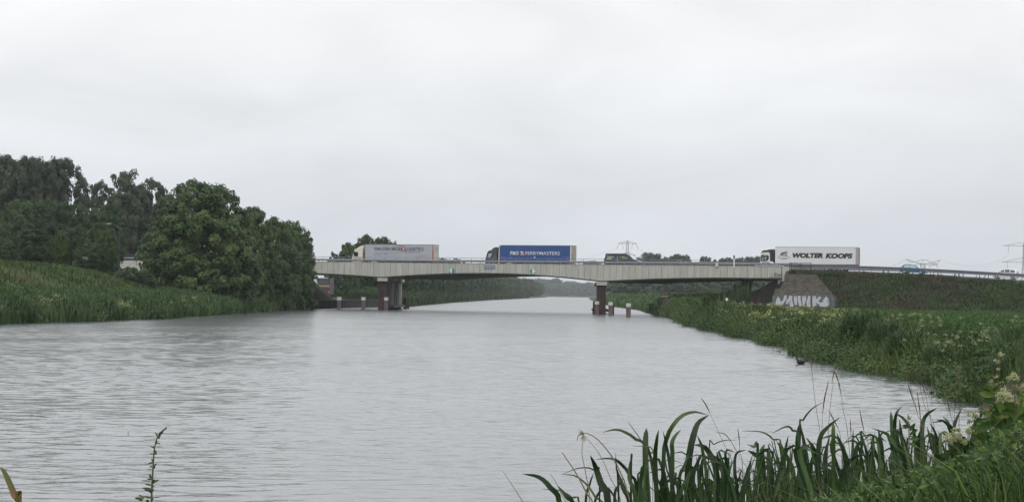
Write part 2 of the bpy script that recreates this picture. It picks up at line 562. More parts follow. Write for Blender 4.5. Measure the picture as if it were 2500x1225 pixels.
# water: one sheet, waves as normals, calmer and rougher patches laid along the wind
wm = bpy.data.materials.new('canal_water')
wm.use_nodes = True
t = wm.node_tree
b_ = t.nodes['Principled BSDF']
b_.inputs['Base Color'].default_value = (.06, .068, .07, 1)
b_.inputs['Roughness'].default_value = .30
b_.inputs['IOR'].default_value = 1.333
b_.inputs['Specular IOR Level'].default_value = .5
tcn = t.nodes.new('ShaderNodeNewGeometry')
def wnoise(sc, scl, det, rough=.5, rot=0.0, dist=0.0):
    mpn = t.nodes.new('ShaderNodeMapping')
    mpn.inputs['Scale'].default_value = sc
    mpn.inputs['Rotation'].default_value = (0, 0, rot)
    t.links.new(tcn.outputs['Position'], mpn.inputs[0])
    n_ = t.nodes.new('ShaderNodeTexNoise')
    n_.inputs['Scale'].default_value = scl; n_.inputs['Detail'].default_value = det
    n_.inputs['Roughness'].default_value = rough; n_.inputs['Distortion'].default_value = dist
    t.links.new(mpn.outputs[0], n_.inputs['Vector'])
    return n_.outputs['Fac']
def math_(op, a, b=None, c=None):
    n_ = t.nodes.new('ShaderNodeMath'); n_.operation = op
    for k, x in enumerate((a, b, c)):
        if x is None: continue
        if isinstance(x, (int, float)): n_.inputs[k].default_value = x
        else: t.links.new(x, n_.inputs[k])
    return n_.outputs[0]
fine = wnoise((.6, 1.0, 1), 3.4, 3, .55, rot=.12, dist=.3)
patch = wnoise((.25, 1.0, 1), .035, 3, .55, rot=.2)
pr = t.nodes.new('ShaderNodeMapRange')
pr.inputs['From Min'].default_value = .4; pr.inputs['From Max'].default_value = .6
pr.inputs['To Min'].default_value = .6; pr.inputs['To Max'].default_value = 1.2
t.links.new(patch, pr.inputs['Value'])
bn = t.nodes.new('ShaderNodeBump')
bn.inputs['Strength'].default_value = 1.0
bn.inputs['Distance'].default_value = 1.0
t.links.new(math_('MULTIPLY', math_('MULTIPLY', fine, WFINE), pr.outputs[0]), bn.inputs['Height'])
t.links.new(bn.outputs[0], b_.inputs['Normal'])
# waves too small to build stand in the roughness, which grows up the canal where the wind is freer
sx = t.nodes.new('ShaderNodeSeparateXYZ'); t.links.new(tcn.outputs['Position'], sx.inputs[0])
rr_ = t.nodes.new('ShaderNodeMapRange')
rr_.inputs['From Min'].default_value = 60; rr_.inputs['From Max'].default_value = 420
rr_.inputs['To Min'].default_value = .10; rr_.inputs['To Max'].default_value = .25
t.links.new(sx.outputs['Y'], rr_.inputs['Value'])
t.links.new(rr_.outputs[0], b_.inputs['Roughness'])
# waves as real relief: many small trains of waves running roughly down the canal
rw = np.random.default_rng(3)
NW = 70
wl_ = np.exp(rw.uniform(np.log(.25), np.log(1.5), NW))
ang_ = np.pi / 2 + rw.normal(size=NW) * .62 + .15
kx, ky = 2 * np.pi / wl_ * np.cos(ang_), 2 * np.pi / wl_ * np.sin(ang_)
ph_ = rw.uniform(0, 6.283, NW)
sl_ = (wl_ / .9) ** -.15
sl_ *= WSLOPE / np.sqrt((sl_ ** 2).sum() / 2)
am_ = sl_ * wl_ / (2 * np.pi)
def wave_z(X, Y, lmin):
    z = np.zeros_like(X)
    for q in range(NW):
        f_ = np.clip((wl_[q] / (lmin * .5) - 2.2) / 1.2, 0, 1)
        if (np.max(f_) <= 0): continue
        z += am_[q] * f_ * np.sin(kx[q] * X + ky[q] * Y + ph_[q])
    gust = .95 + .14 * np.sin(X * .11 + Y * .05 + 1.7 * np.sin(Y * .045)) * np.sin(Y * .085 + .8 * np.sin(X * .09 + 2)) + .2 * np.sin(X * .31 - Y * .21 + 1)
    b_r = X * ROADB.x + (Y - 350) * ROADB.y
    lee = 1 - .3 * np.clip((b_r + 108 + 5 * np.sin(X * .12)) / 14, 0, 1)
    return z * gust * lee
Vw, Fw, off = [], [], 0
def wave_patch(y0, y1, dy, dx):
    global off
    ys = np.arange(y0, y1 + dy * .5, dy); ys[-1] = y1
    hw0 = np.interp(y1, [30, 70, 150, 372], [12, 19.5, 44, 95])
    xs = np.arange(-min(hw0, 62), min(hw0, 34) + dx, dx)
    X, Y = np.meshgrid(xs, ys)
    Z = wave_z(X, Y, np.maximum(dx, dy) * (1 + 0 * X)) - .0
    # seams between strips lie flat
    n0 = len(Vw) and 0
    V = np.stack([X.ravel(), Y.ravel(), Z.ravel()], 1)
    nx_, ny_ = len(xs), len(ys)
    i = (np.arange(ny_ - 1)[:, None] * nx_ + np.arange(nx_ - 1)[None]).ravel()
    Vw.append(V); Fw.append(np.stack([i, i + 1, i + nx_ + 1, i + nx_], 1) + off); off += len(V)
wave_patch(30, 52, .075, .15)
wave_patch(52, 85, .11, .22)
wave_patch(85, 150, .19, .36)
wave_patch(150, 235, .32, .55)
wave_patch(235, 372, .48, .8)
V = np.concatenate(Vw); Fq = np.concatenate(Fw)
me = npmesh('water', V, Fq, smooth=True)
mb = MB()
# flat margins around the relief, a little below it
for (x0_, x1_, y0_, y1_) in ((-95, 110, 8, 30.2), (-95, -11.5, 30.2, 52), (11.5, 110, 30.2, 52), (-95, -19, 52, 85), (19, 110, 52, 85), (-95, -43.5, 85, 150), (34, 110, 85, 150), (-95, -61.5, 150, 372), (34, 110, 150, 372),
                             (-95, 110, 371.8, 600), (-95, 110, 600, 1200), (-95, 110, 1200, 1900), (-95, 110, 1900, 2600)):
    mb.poly([(x0_, y0_, -.004), (x1_, y0_, -.004), (x1_, y1_, -.004), (x0_, y1_, -.004)])
nv = len(V)
V2 = np.concatenate([V, np.array(mb.v)]); F2 = np.concatenate([Fq, np.array(mb.f) + nv])
water = link('water', npmesh('water', V2, F2, smooth=True), None, wm)
tag(water, kind='structure')

# ================================================================== motorway bridge
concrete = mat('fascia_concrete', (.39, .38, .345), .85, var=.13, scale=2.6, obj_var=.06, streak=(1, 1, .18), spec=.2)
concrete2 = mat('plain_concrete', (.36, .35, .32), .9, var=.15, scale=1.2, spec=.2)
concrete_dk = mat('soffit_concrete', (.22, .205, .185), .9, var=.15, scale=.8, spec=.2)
rust = mat('rusty_steel', (.045, .025, .02), .7, var=.35, scale=1.5, streak=(1, 1, .3), spec=.4)
darksteel = mat('dark_steel', (.035, .03, .03), .6, var=.3, scale=2)
galv = mat('galvanised_steel', (.25, .265, .29), .45, var=.12, scale=1.5, metal=.35)
galvdk = mat('weathered_steel', (.16, .17, .19), .5, var=.2, scale=2)
white = mat('white_paint', (.72, .72, .70), .5, var=.06, scale=2)
offwhite = mat('dirty_white_paint', (.62, .61, .56), .55, var=.1, scale=3)
asphalt = mat('asphalt', (.05, .05, .052), .9, var=.15, scale=3)

SPL, SPR, SAB, SAL = -23.8, 15.9, 46.0, -57.5
def zbot(s):
    if s <= SPL:
        t_ = min(1, (SPL - s) / 20.0)
        return 5.32 + .62 * (1 - (1 - t_) ** 2)
    if s >= SPR:
        t_ = min(1, (s - SPR) / 24.0)
        return 5.15 + .80 * (1 - (1 - t_) ** 2)
    m_ = (SPL + SPR) / 2; h_ = (SPR - SPL) / 2
    k = abs(s - m_) / h_
    lowv = 5.32 if s < m_ else 5.15
    return 6.22 - (6.22 - lowv) * k ** 2.0
bridge = empty('road_bridge', W(0, 0, 0), 0, 'long low concrete motorway bridge with panelled side crossing the canal on two piers', 'bridge')
def wparent(o, parent=bridge):
    """meshes written in world space under a moved Empty"""
    o.matrix_parent_inverse = Matrix.Translation(-Vector(parent.location))
    return o
pw = 1.1
s = SAL
k = 0
zt = 7.96
while s < SAB - .3:
    s1 = min(s + pw, SAB)
    jg = .019
    a, b = s + jg, s1 - jg
    za, zb = zbot(a) + .20, zbot(b) + .20
    pr_ = random.uniform(-.012, .012)
    mb = MB()
    mb.hexa([W(a, -.02 + pr_, za), W(b, -.02 + pr_, zb), W(b, .16, zb), W(a, .16, za), W(a, -.02 + pr_, zt), W(b, -.02 + pr_, zt), W(b, .16, zt), W(a, .16, zt)])
    wparent(mb.build('fascia_panel', concrete, bridge, bevel=.012, segs=1))
    s = s1; k += 1
# decks
for di, (b0, b1) in enumerate(((.17, 13.6), (15.6, 29.0))):
    mb = MB()
    ss = np.arange(SAL, SAB + .01, 1.0)
    if ss[-1] < SAB: ss = np.append(ss, SAB)
    secs = []
    for s_ in ss:
        zb_ = zbot(s_)
        secs.append([W(s_, b0, 7.9), W(s_, b0, zb_ + .22), W(s_, b0 + .25, zb_), W(s_, b1 - .25, zb_), W(s_, b1, zb_ + .22), W(s_, b1, 7.9), W(s_, b1 - .4, 7.9), W(s_, b1 - .4, 7.44), W(s_, b0 + .4, 7.44), W(s_, b0 + .4, 7.9)])
    nsec = len(secs[0])
    vs = [p for sec in secs for p in sec]
    fs = []
    for q in range(len(secs) - 1):
        for c in range(nsec):
            fs.append((q * nsec + c, q * nsec + (c + 1) % nsec, (q + 1) * nsec + (c + 1) % nsec, (q + 1) * nsec + c))
    fs += [tuple(range(nsec)), tuple(range(len(secs) * nsec - 1, (len(secs) - 1) * nsec - 1, -1))]
    mb.add(vs, fs)
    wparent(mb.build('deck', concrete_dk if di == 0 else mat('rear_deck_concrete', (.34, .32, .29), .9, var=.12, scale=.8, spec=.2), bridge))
# thin drip edge over the panels
mb = MB(); mb.rbox(SAL, SAB, -.06, .5, 7.965, 8.03)
wparent(mb.build('edge_coping', mat('coping_concrete', (.30, .29, .27), .9, var=.2, scale=2, spec=.2), bridge))

AX = Vector((.03, 1, 0)).normalized()      # direction of the canal
AR = Vector((1, -.03, 0))
def axbox(mb, p, w_, l0, l1, z0, z1, off=0):
    c = []
    for a, l in ((-w_ / 2, l0), (w_ / 2, l0), (w_ / 2, l1), (-w_ / 2, l1)):
        q = p + AR * (a + off) + AX * l
        c.append(Vector((q.x, q.y, 0)))
    mb.hexa([q + Vector((0, 0, z0)) for q in c] + [q + Vector((0, 0, z1)) for q in c])
def pier(s_, mirror=1):
    p = W(s_, 0, 0)
    top = zbot(s_)
    mb = MB(); axbox(mb, p, 1.75, -.35, 35.5, top - .52, top + .05)
    wparent(mb.build('pier_cap', concrete2, bridge, bevel=.04, segs=1))
    mb = MB(); axbox(mb, p, 1.42, .1, 6.0, -1.5, top - .52)
    # corrugated sheet faces
    for q in range(6):
        axbox(mb, p + AX * 0, .16, .02, .1, -1.5, top - .56, off=-.6 + .24 * q)
    wparent(mb.build('pier_shaft', rust, bridge))
    for q in range(6):
        mb = MB()
        c = p + AX * (12.5 + 4.4 * q)
        mb.cyl((c.x, c.y, -1.5), .46, top - .5 + 1.5, 14)
        wparent(mb.build('column', concrete2, bridge, smooth=False))
    mb = MB(); axbox(mb, p, 2.6, 7.5, 35, .35, .75)
    wparent(mb.build('fender_beam', darksteel, bridge))
pier(SPL); pier(SPR)
# abutments
mb = MB(); mb.rbox(SAB - .8, SAB + 2.2, .35, 28.8, -.5, 7.42); wparent(mb.build('abutment', concrete_dk, bridge))
mb = MB(); mb.rbox(SAL - 2, SAL + .8, .35, 28.8, -.5, 7.42); wparent(mb.build('abutment', concrete_dk, bridge))
# wing walls (plain slabs that taper into the embankments)
mb = MB()
pts = [(SAB + .05, 7.96), (SAB + 1.6, 7.96), (SAB + 1.6, 7.75), (SAB + .45, 6.6), (SAB + .1, 4.6), (SAB + .05, 4.6)]
vs = [W(a, -.03, z) for a, z in pts] + [W(a, .3, z) for a, z in pts]
n_ = len(pts)
mb.add(vs, [tuple(range(n_)), tuple(range(2 * n_ - 1, n_ - 1, -1))] + [(i, i + n_, (i + 1) % n_ + n_, (i + 1) % n_) for i in range(n_)])
wparent(mb.build('wing_wall', mat('pale_concrete', (.42, .41, .37), .85, var=.12, scale=1.4), bridge))
mb = MB()
pts = [(-95, 7.9), (SAL - .1, 7.9), (SAL - .1, 2.0), (-72, 4.5), (-84, 6.4), (-95, 7.5)]
vs = [W(a, -.03, z) for a, z in pts] + [W(a, .3, z) for a, z in pts]
mb.add(vs, [tuple(range(n_)), tuple(range(2 * n_ - 1, n_ - 1, -1))] + [(i, i + n_, (i + 1) % n_ + n_, (i + 1) % n_) for i in range(n_)])
wparent(mb.build('wing_wall', MATS['pale_concrete'], bridge))

# road surfaces
def road_sheet(name, b0, b1, lift, m, s0=-260, s1=300, dash=None):
    mb = MB(); ss = list(np.arange(s0, s1, 6.0)) + [s1]
    for a, b in zip(ss[:-1], ss[1:]):
        if dash and int(a / 6) % 2: continue
        bb_ = a + 3 if dash else b
        mb.poly([W(a, b0, float(zroad(a)) + lift), W(bb_, b0, float(zroad(bb_)) + lift), W(bb_, b1, float(zroad(bb_)) + lift), W(a, b1, float(zroad(a)) + lift)])
    o = mb.build(name, m); tag(o, kind='structure'); return o
road_sheet('motorway_road', .58, 13.15, .004, asphalt)
road_sheet('motorway_road', 16.05, 28.55, .004, asphalt)
line_m = mat('road_marking_paint', (.7, .7, .68), .7)
for b in (1.3, 12.4, 16.8, 27.9):
    road_sheet('road_marking_line', b, b + .15, .008, line_m)
for b in (5.0, 8.7, 20.4, 24.1):
    road_sheet('road_marking_line', b, b + .15, .008, line_m, dash=True)

# ------------------------------------------------------------------ guard rails
def beam_mesh(s0, s1, b, zc, face=-1, step=4.0, parent=None, m=galv):
    """W-beam in road coordinates"""
    prof = [(.0, .155), (.07, .12), (.07, .05), (.01, .015), (.01, -.015), (.07, -.05), (.07, -.12), (.0, -.155)]
    mb = MB(); ss = list(np.arange(s0, s1, step)) + [s1]
    vs = []
    for a in ss:
        dz = float(zroad(a)) - 7.5
        for y, z in prof:
            vs.append(W(a, b + y * face, zc + z + dz))
        for y, z in reversed(prof):
            vs.append(W(a, b + y * face - face * .012, zc + z + dz))
    n_ = len(prof) * 2
    fs = []
    for q in range(len(ss) - 1):
        for c in range(n_):
            fs.append((q * n_ + c, q * n_ + (c + 1) % n_, (q + 1) * n_ + (c + 1) % n_, (q + 1) * n_ + c))
    mb.add(vs, fs)
    return mb
def guard_rail(label, s0, s1, b, zc, zbase, post_step, face=-1, lat=True, post_w=.06, hand=None, rail_m=galv):
    g_ = empty('guard_rail', W(s0, b, zbase), 0, label, 'guard rail')
    wparent(beam_mesh(s0, s1, b, zc, face).build('rail_beam', rail_m, g_), g_)
    # one post mesh shared
    pm = MB(); pm.box(-post_w, post_w, -.05, .05, 0, 1)
    first = None; s_ = s0 + .3
    cnt = 0
    while s_ < s1 and cnt < 290:
        dz = float(zroad(s_)) - 7.5
        if first is None:
            o = pm.build('rail_post', galvdk, g_); first = o
        else:
            o = first.copy(); COL.objects.link(o)
        o.location = ROADD * (s_ - s0) + Vector((0, 0, dz if zbase < 7.7 else 0)) - ROADB * (-.06 if face < 0 else .06)
        o.rotation_euler = (0, 0, -TH)
        o.scale = (1, 1, zc + (dz if zbase >= 7.7 else 0) + .1 - zbase)
        s_ += post_step; cnt += 1
    return g_
guard_rail('galvanised guard rail along the near edge of the bridge deck above the concrete panels', SAL - 35, SAB + 2.5, .10, 8.36, 8.0, 1.6)
guard_rail('guard rail on the grassy embankment right of the bridge, in front of the blue car', SAB + 3.2, 150, .10, 8.18, 7.3, 2.66, post_w=.035, rail_m=mat('dull_rail_steel', (.13, .14, .155), .5, var=.12, metal=.2))
guard_rail('guard rail between the two carriageways, behind the black van', SAL - 60, 150, 13.2, 8.05, 7.4, 4.0, face=1)
guard_rail('guard rail on the far side of the middle gap, in front of the lorries', SAL - 60, 150, 15.9, 8.05, 7.4, 4.0)
guard_rail('guard rail along the far edge of the motorway, behind the lorries', SAL - 60, 150, 28.6, 8.05, 7.4, 4.0)
def hand_rail(label, s0, s1, b, z0, z1, step):
    g_ = empty('hand_rail', W(s0, b, z0), 0, label, 'railing')
    mb = MB(); mb.bar(W(s0, b, z1), W(s1, b, z1), .035, n=6)
    wparent(mb.build('top_rail', galvdk, g_), g_)
    pm = MB(); pm.box(-.025, .025, -.025, .025, 0, z1 - z0); first = None
    s_ = s0
    while s_ <= s1 + .01:
        if first is None: o = first = pm.build('rail_post', galvdk, g_)
        else:
            o = first.copy(); COL.objects.link(o)
        o.location = ROADD * (s_ - s0); o.rotation_euler = (0, 0, -TH); s_ += step
    return g_
hand_rail('thin grey handrail on slim posts above the near guard rail of the bridge', SAL - 30, on_road(1705, 637, .3)[0], .36, 8.03, 8.86, 2.0)
hand_rail('thin grey handrail along the far edge of the bridge, behind the lorries', SAL, SAB, 28.85, 7.9, 9.0, 2.0)

# ------------------------------------------------------------------ signs on the bridge side
green = mat('green_sign_paint', (.02, .27, .22), .5)
signwhite = mat('white_sign_paint', (.62, .68, .68), .5)
def diamond(px, py, left_white, label):
    s_, z_ = on_road(px, py, -.1)
    e = empty('waterway_sign', W(s_, -.1, z_), -TH, label, 'sign', 'diamond waterway signs on the bridge side')
    h = .52
    mb = MB(); mb.plate([(-h, 0), (0, -h), (0, h)], 0, .03); mb.build('left_half', signwhite if left_white else green, e)
    mb = MB(); mb.plate([(0.0, -h), (h, 0), (0.0, h)], 0, .03); mb.build('right_half', green if left_white else signwhite, e)
    mb = MB(); mb.plate([(-.5, .03), (-.5, -.03), (.5, -.03), (.5, .03)], .05, .03); mb.build('bracket', galvdk, e)
diamond(1103.5, 660, True, 'diamond sign on the bridge with a white left half and green right half')
diamond(1300, 662, False, 'diamond sign on the bridge with a green left half and white right half')
s0, z0 = on_road(1182, 647, -.1); s1, z1 = on_road(1208.5, 655.5, -.1)
e = empty('name_board', W(s0, -.1, z1), -TH, 'faded pale blue name board on the bridge side near midspan', 'sign')
L_ = s1 - s0; H_ = z0 - z1
mb = MB(); mb.plate([(0, 0), (L_, 0), (L_, H_), (0, H_)], 0, .04); mb.build('board', mat('faded_blue_paint', (.17, .24, .33), .6, var=.25, scale=3), e)
mb = MB()
for a, b, zz in ((.06, .36, .52), (.1, .3, .3), (.45, .56, .5), (.6, .93, .5), (.62, .9, .3)):
    mb.plate([(a * L_, (zz - .05) * H_), (b * L_, (zz - .05) * H_), (b * L_, (zz + .05) * H_), (a * L_, (zz + .05) * H_)], -.042, .006)
mb.build('faded_lettering', mat('faded_letter_paint', (.22, .27, .34), .6), e)

# scribbled graffiti on the last panels
scr = mat('black_spray_paint', (.06, .055, .05), .8)
mb = MB()
rs = random.Random(3)
def stroke(mb, pts, wdt, b):
    for p, q in zip(pts[:-1], pts[1:]):
        (s_a, z_a), (s_b, z_b) = on_road(*p, b), on_road(*q, b)
        A, B = Vector((s_a, z_a)), Vector((s_b, z_b)); d = (B - A)
        if d.length < 1e-5: continue
        nn_ = Vector((-d.y, d.x)).normalized() * wdt / 2
        A = A - d.normalized() * wdt * .3; B = B + d.normalized() * wdt * .3
        q4 = [A + nn_, B + nn_, B - nn_, A - nn_]
        mb.add([W(c.x, b, c.y) for c in q4] + [W(c.x, b + .012, c.y) for c in q4], [(0, 1, 2, 3), (7, 6, 5, 4), (0, 4, 5, 1), (1, 5, 6, 2), (2, 6, 7, 3), (3, 7, 4, 0)])
for pts in ([(1877, 681), (1880, 675), (1884, 679), (1887, 674), (1886, 680)], [(1889, 668), (1894, 666), (1892, 672), (1898, 667)], [(1890, 678), (1893, 670), (1896, 676), (1900, 670), (1903, 675)],
            [(1899, 668), (1904, 672), (1908, 667)], [(1895, 681), (1900, 677), (1905, 680), (1909, 675)], [(1883, 671), (1887, 669)], [(1901, 679), (1906, 671)], [(1888, 682), (1893, 676)]):
    stroke(mb, pts, .055, -.062)
o = tag(mb.build('scribbled_graffiti', scr), 'thin black scribbled tags on the last bridge panels above the abutment', 'graffiti')

# ------------------------------------------------------------------ pole and box on the parapet
s_, z_ = on_road(1792, 650, -.12)
e = empty('sensor_pole', W(s_, -.12, z_ - .25), -TH, 'white pole with a grey instrument on top on the bridge parapet', 'pole')
mb = MB(); mb.cyl((0, 0, 0), .09, 1.35, 10); mb.build('post', white, e)
mb = MB(); mb.cyl((0, 0, 1.35), .035, .25, 8); mb.build('neck', galvdk, e)
mb = MB(); mb.box(-.13, .13, -.1, .1, 1.45, 1.98); mb.build('instrument', galvdk, e, bevel=.02)
s_, z_ = on_road(1750.5, 651, -.1)
e = empty('junction_box', W(s_, -.16, z_), -TH, 'pale grey junction box on the bridge parapet left of the white pole', 'box')
mb = MB(); mb.box(-.22, .22, -.12, .12, 0, .7); mb.build('cabinet', mat('pale_grey_paint', (.50, .50, .48), .6), e, bevel=.015)
mb = MB(); mb.box(-.25, .25, -.14, .14, .7, .75); mb.build('lid', galvdk, e)
# black fence on the embankment
s0 = on_road(1928, 650, -1.2)[0]; s1 = on_road(1980, 650, -1.2)[0]
e = empty('iron_fence', W(s0, -1.2, 0), -TH, 'short black iron fence on the grass at the right end of the bridge', 'fence')
L_ = s1 - s0
ztop = on_road(1950, 640.5, -1.2)[1]; zb_ = 6.6
for fx in (0, .08, .53, 1.0):
    mb = MB(); mb.box(fx * L_ - .04, fx * L_ + .04, -.04, .04, zb_, ztop); mb.build('fence_post', darksteel, e)
for zz in (ztop - .05, ztop - .75, ztop - 1.1):
    mb = MB(); mb.box(0, L_, -.02, .02, zz - .03, zz + .03); mb.build('fence_rail', darksteel, e)
nb = 22
for k in range(nb):
    x_ = L_ * (k + .5) / nb
    mb = MB(); mb.box(x_ - .012, x_ + .012, -.012, .012, ztop - 1.1, ztop - .05); mb.build('fence_bar', darksteel, e)

# ------------------------------------------------------------------ brick slope with graffiti
brick = mat('old_brick', (.085, .075, .062), .95, var=.35, scale=3.5, dark=(.05, .047, .04), detail=8, spec=.1)
mortar = mat('weathered_mortar', (.075, .07, .058), .95, var=.2, scale=3, dark=(.055, .05, .042), spec=.1)
pT = W(SAB + .9, -.45, 7.3); pB = W(SAB + .9, -8.3, 1.3)
_e1 = ROADD; _e2 = (pT - pB).normalized()
WN = _e1.cross(_e2).normalized()
if WN.y > 0: WN = -WN
outline = [(1919, 661), (1984, 661), (2000, 680), (2022, 706), (2042, 728), (2062, 757), (1868, 757), (1886, 735), (1893, 705), (1907, 703), (1913, 690)]
bw = empty('brick_slope', pB, 0, 'sloping brown brick facing beside the right end of the bridge', 'brick wall')
front = [on_plane(x, y, pB, WN) for x, y in outline]
back = [p - WN * .5 for p in front]
n_ = len(front)
mb = MB()
mb.add(front + back, [tuple(range(n_)), tuple(range(2 * n_ - 1, n_ - 1, -1))] + [(i, i + n_, (i + 1) % n_ + n_, (i + 1) % n_) for i in range(n_)])
wparent(mb.build('bed', mortar, bw), bw)
# every brick in its course, joined: each is about a pixel and a half across
def inside(x, y, poly):
    c = False
    for (x0, y0), (x1, y1) in zip(poly, poly[1:] + poly[:1]):
        if (y0 > y) != (y1 > y) and x < (x1 - x0) * (y - y0) / (y1 - y0) + x0: c = not c
    return c
pl2 = [((p - pB).dot(_e1), (p - pB).dot(_e2)) for p in front]
xs_ = [p[0] for p in pl2]; ys_ = [p[1] for p in pl2]
mb = MB()
rb = random.Random(5)
row = 0; y_ = min(ys_)
while y_ < max(ys_):
    x_ = min(xs_) + (.17 if row % 2 else 0)
    while x_ < max(xs_):
        if inside(x_ + .16, y_ + .07, pl2) and rb.random() > .02:
            o_ = rb.uniform(.006, .03)
            c = [(x_ + .012, y_ + .012), (x_ + .328, y_ + .012), (x_ + .328, y_ + .138), (x_ + .012, y_ + .138)]
            mb.hexa([pB + _e1 * a + _e2 * b - WN * .02 for a, b in c] + [pB + _e1 * a + _e2 * b + WN * o_ for a, b in c])
        x_ += .34
    y_ += .15; row += 1
o = wparent(mb.build('brick_courses', brick, bw), bw); o['kind'] = 'stuff'

# graffiti: flat paint on the bricks, read off the photograph (units of the enlarged crop)
gr = empty('silver_graffiti', pB, 0, 'large silver block letter graffiti with black outline and teal edges on the brick slope', 'graffiti')
def gz(x, y): return (1880 + x / 13.889, 700 + y / 13.889)
def paint(mb, pts, lift):
    fr = [on_plane(*gz(x, y), pB, WN) + WN * lift for x, y in pts]
    bk = [p - WN * .02 for p in fr]
    n_ = len(fr)
    mb.add(fr + bk, [tuple(range(n_)), tuple(range(2 * n_ - 1, n_ - 1, -1))] + [(i, i + n_, (i + 1) % n_ + n_, (i + 1) % n_) for i in range(n_)])
for pts in ([(90, 290), (250, 285), (200, 400), (140, 620), (80, 640)], [(380, 280), (490, 275), (450, 420), (370, 480), (340, 400)], [(740, 290), (800, 210), (900, 215), (920, 290)],
            [(1180, 290), (1230, 195), (1320, 205), (1350, 290)], [(1560, 300), (1720, 290), (1600, 420), (1540, 400)], [(1700, 480), (1830, 270), (1960, 270), (1820, 480), (1770, 500)],
            [(2060, 300), (2120, 340), (2180, 480), (2250, 640), (2110, 680), (2100, 500)]):
    teal = MB(); paint(teal, pts, .045); wparent(teal.build('teal_shading', mat('teal_spray_paint', (.022, .06, .062), .8, var=.35, scale=3), gr), gr)
blk = MB()
for pts in ([(250, 300), (310, 285), (400, 400), (390, 480), (340, 485), (330, 420)], [(130, 640), (170, 430), (240, 300), (345, 420), (350, 490), (430, 490), (480, 270), (620, 265), (620, 400), (680, 285), (800, 285), (810, 700), (430, 700), (460, 620), (150, 660)],
            [(780, 290), (1240, 285), (1260, 380), (1280, 300), (1400, 290), (1400, 720), (820, 700)], [(1390, 285), (1570, 290), (1560, 400), (1690, 300), (1770, 370), (1690, 480), (1800, 520), (1960, 300), (2040, 290), (2110, 430), (2115, 640), (1980, 720), (1570, 710), (1380, 700)]):
    paint(blk, pts, .055)
wparent(blk.build('black_outline', mat('black_outline_paint', (.03, .028, .03), .8), gr), gr)
slv = mat('silver_spray_paint', (.21, .215, .225), .6, var=.22, scale=6, streak=(1, 1, 3))
def letter(polys):
    mb = MB()
    for k, pts in enumerate(polys):
        cx_ = sum(p[0] for p in pts) / len(pts); cy_ = sum(p[1] for p in pts) / len(pts)
        paint(mb, [(cx_ + (x - cx_) * .86, cy_ + (y - cy_) * .93) for x, y in pts], .066 + .002 * k)
    wparent(mb.build('letter', slv, gr), gr)
letter([[(145, 620), (180, 440), (245, 315), (330, 410), (335, 490), (420, 500), (470, 400), (500, 290), (600, 285), (590, 430), (540, 470), (440, 640)]])            # wing and left stroke of the M
letter([[(505, 595), (560, 430), (600, 430), (640, 300), (775, 295), (765, 430), (780, 520), (835, 690), (680, 690), (640, 480), (600, 595)]])                     # M
letter([[(795, 320), (900, 300), (930, 400), (920, 560), (940, 620), (850, 640), (800, 520)], [(925, 300), (1040, 300), (1045, 430), (1100, 640), (1000, 690), (940, 540)]])   # O
letter([[(1070, 320), (1225, 295), (1250, 420), (1210, 500), (1190, 600), (1120, 690), (1080, 500)], [(1290, 305), (1385, 310), (1370, 470), (1390, 700), (1250, 690), (1220, 520), (1265, 420)]])   # N
letter([[(1400, 300), (1540, 310), (1530, 430), (1690, 315), (1750, 360), (1660, 470), (1620, 480), (1690, 540), (1820, 525), (1815, 460), (1945, 315), (2040, 430), (2055, 620), (1960, 700), (1710, 690), (1620, 600), (1535, 540), (1560, 650), (1410, 690), (1395, 500)]])  # K and right wing
mb = MB()
for x, y, r in ((245, 370, 22), (215, 425, 16), (880, 350, 16), (1065, 450, 28), (1180, 350, 20), (1490, 360, 18), (1330, 580, 18), (1965, 480, 24), (1965, 565, 18), (1640, 620, 34), (700, 510, 18), (560, 350, 12)):
    paint(mb, [(x + r * math.cos(a), y + r * math.sin(a)) for a in (0, 1, 2.1, 3.1, 4.2, 5.2)], .076)
wparent(mb.build('black_dots', MATS['black_outline_paint'], gr), gr)
# ================================================================== vehicles (local: x along the road from the left end, y away from the camera, z up)
tyre_m = mat('tyre_rubber', (.02, .02, .02), .9)
rim_m = mat('wheel_rim', (.35, .35, .36), .4, metal=.5)
glass_m = mat('dark_glass', (.02, .025, .028), .08, spec=.8)
glassl = mat('pale_reflecting_glass', (.30, .42, .42), .15, spec=.8)
redl = mat('red_lamp', (.45, .02, .02), .3)
chassis = mat('chassis_black', (.03, .03, .035), .7)
roof_bar = mat('trailer_edge_metal', (.20, .21, .23), .5)
def wheel(parent, x, y, r, wdt=.3, hub=.55):
    mb = MB(); mb.cyl((x, y, r), r, wdt, 20, 'y'); w_ = mb.build('wheel', tyre_m, parent, bevel=.03)
    mb = MB(); mb.cyl((x, y - .015, r), r * hub, .05, 14, 'y'); mb.cyl((x, y - .04, r), r * .18, .05, 8, 'y'); mb.build('rim', rim_m, w_)
    return w_
def truck(label, px_front, px_rear, b, cabcol, trailer_col, rear_col, roofdef=True):
    s0 = on_road(px_front, 620, b)[0]
    e = empty('lorry', W(s0, b, 7.51), -TH, label, 'lorry', 'lorries driving left across the bridge')
    L = on_road(px_rear, 620, b)[0] - s0
    return e, L
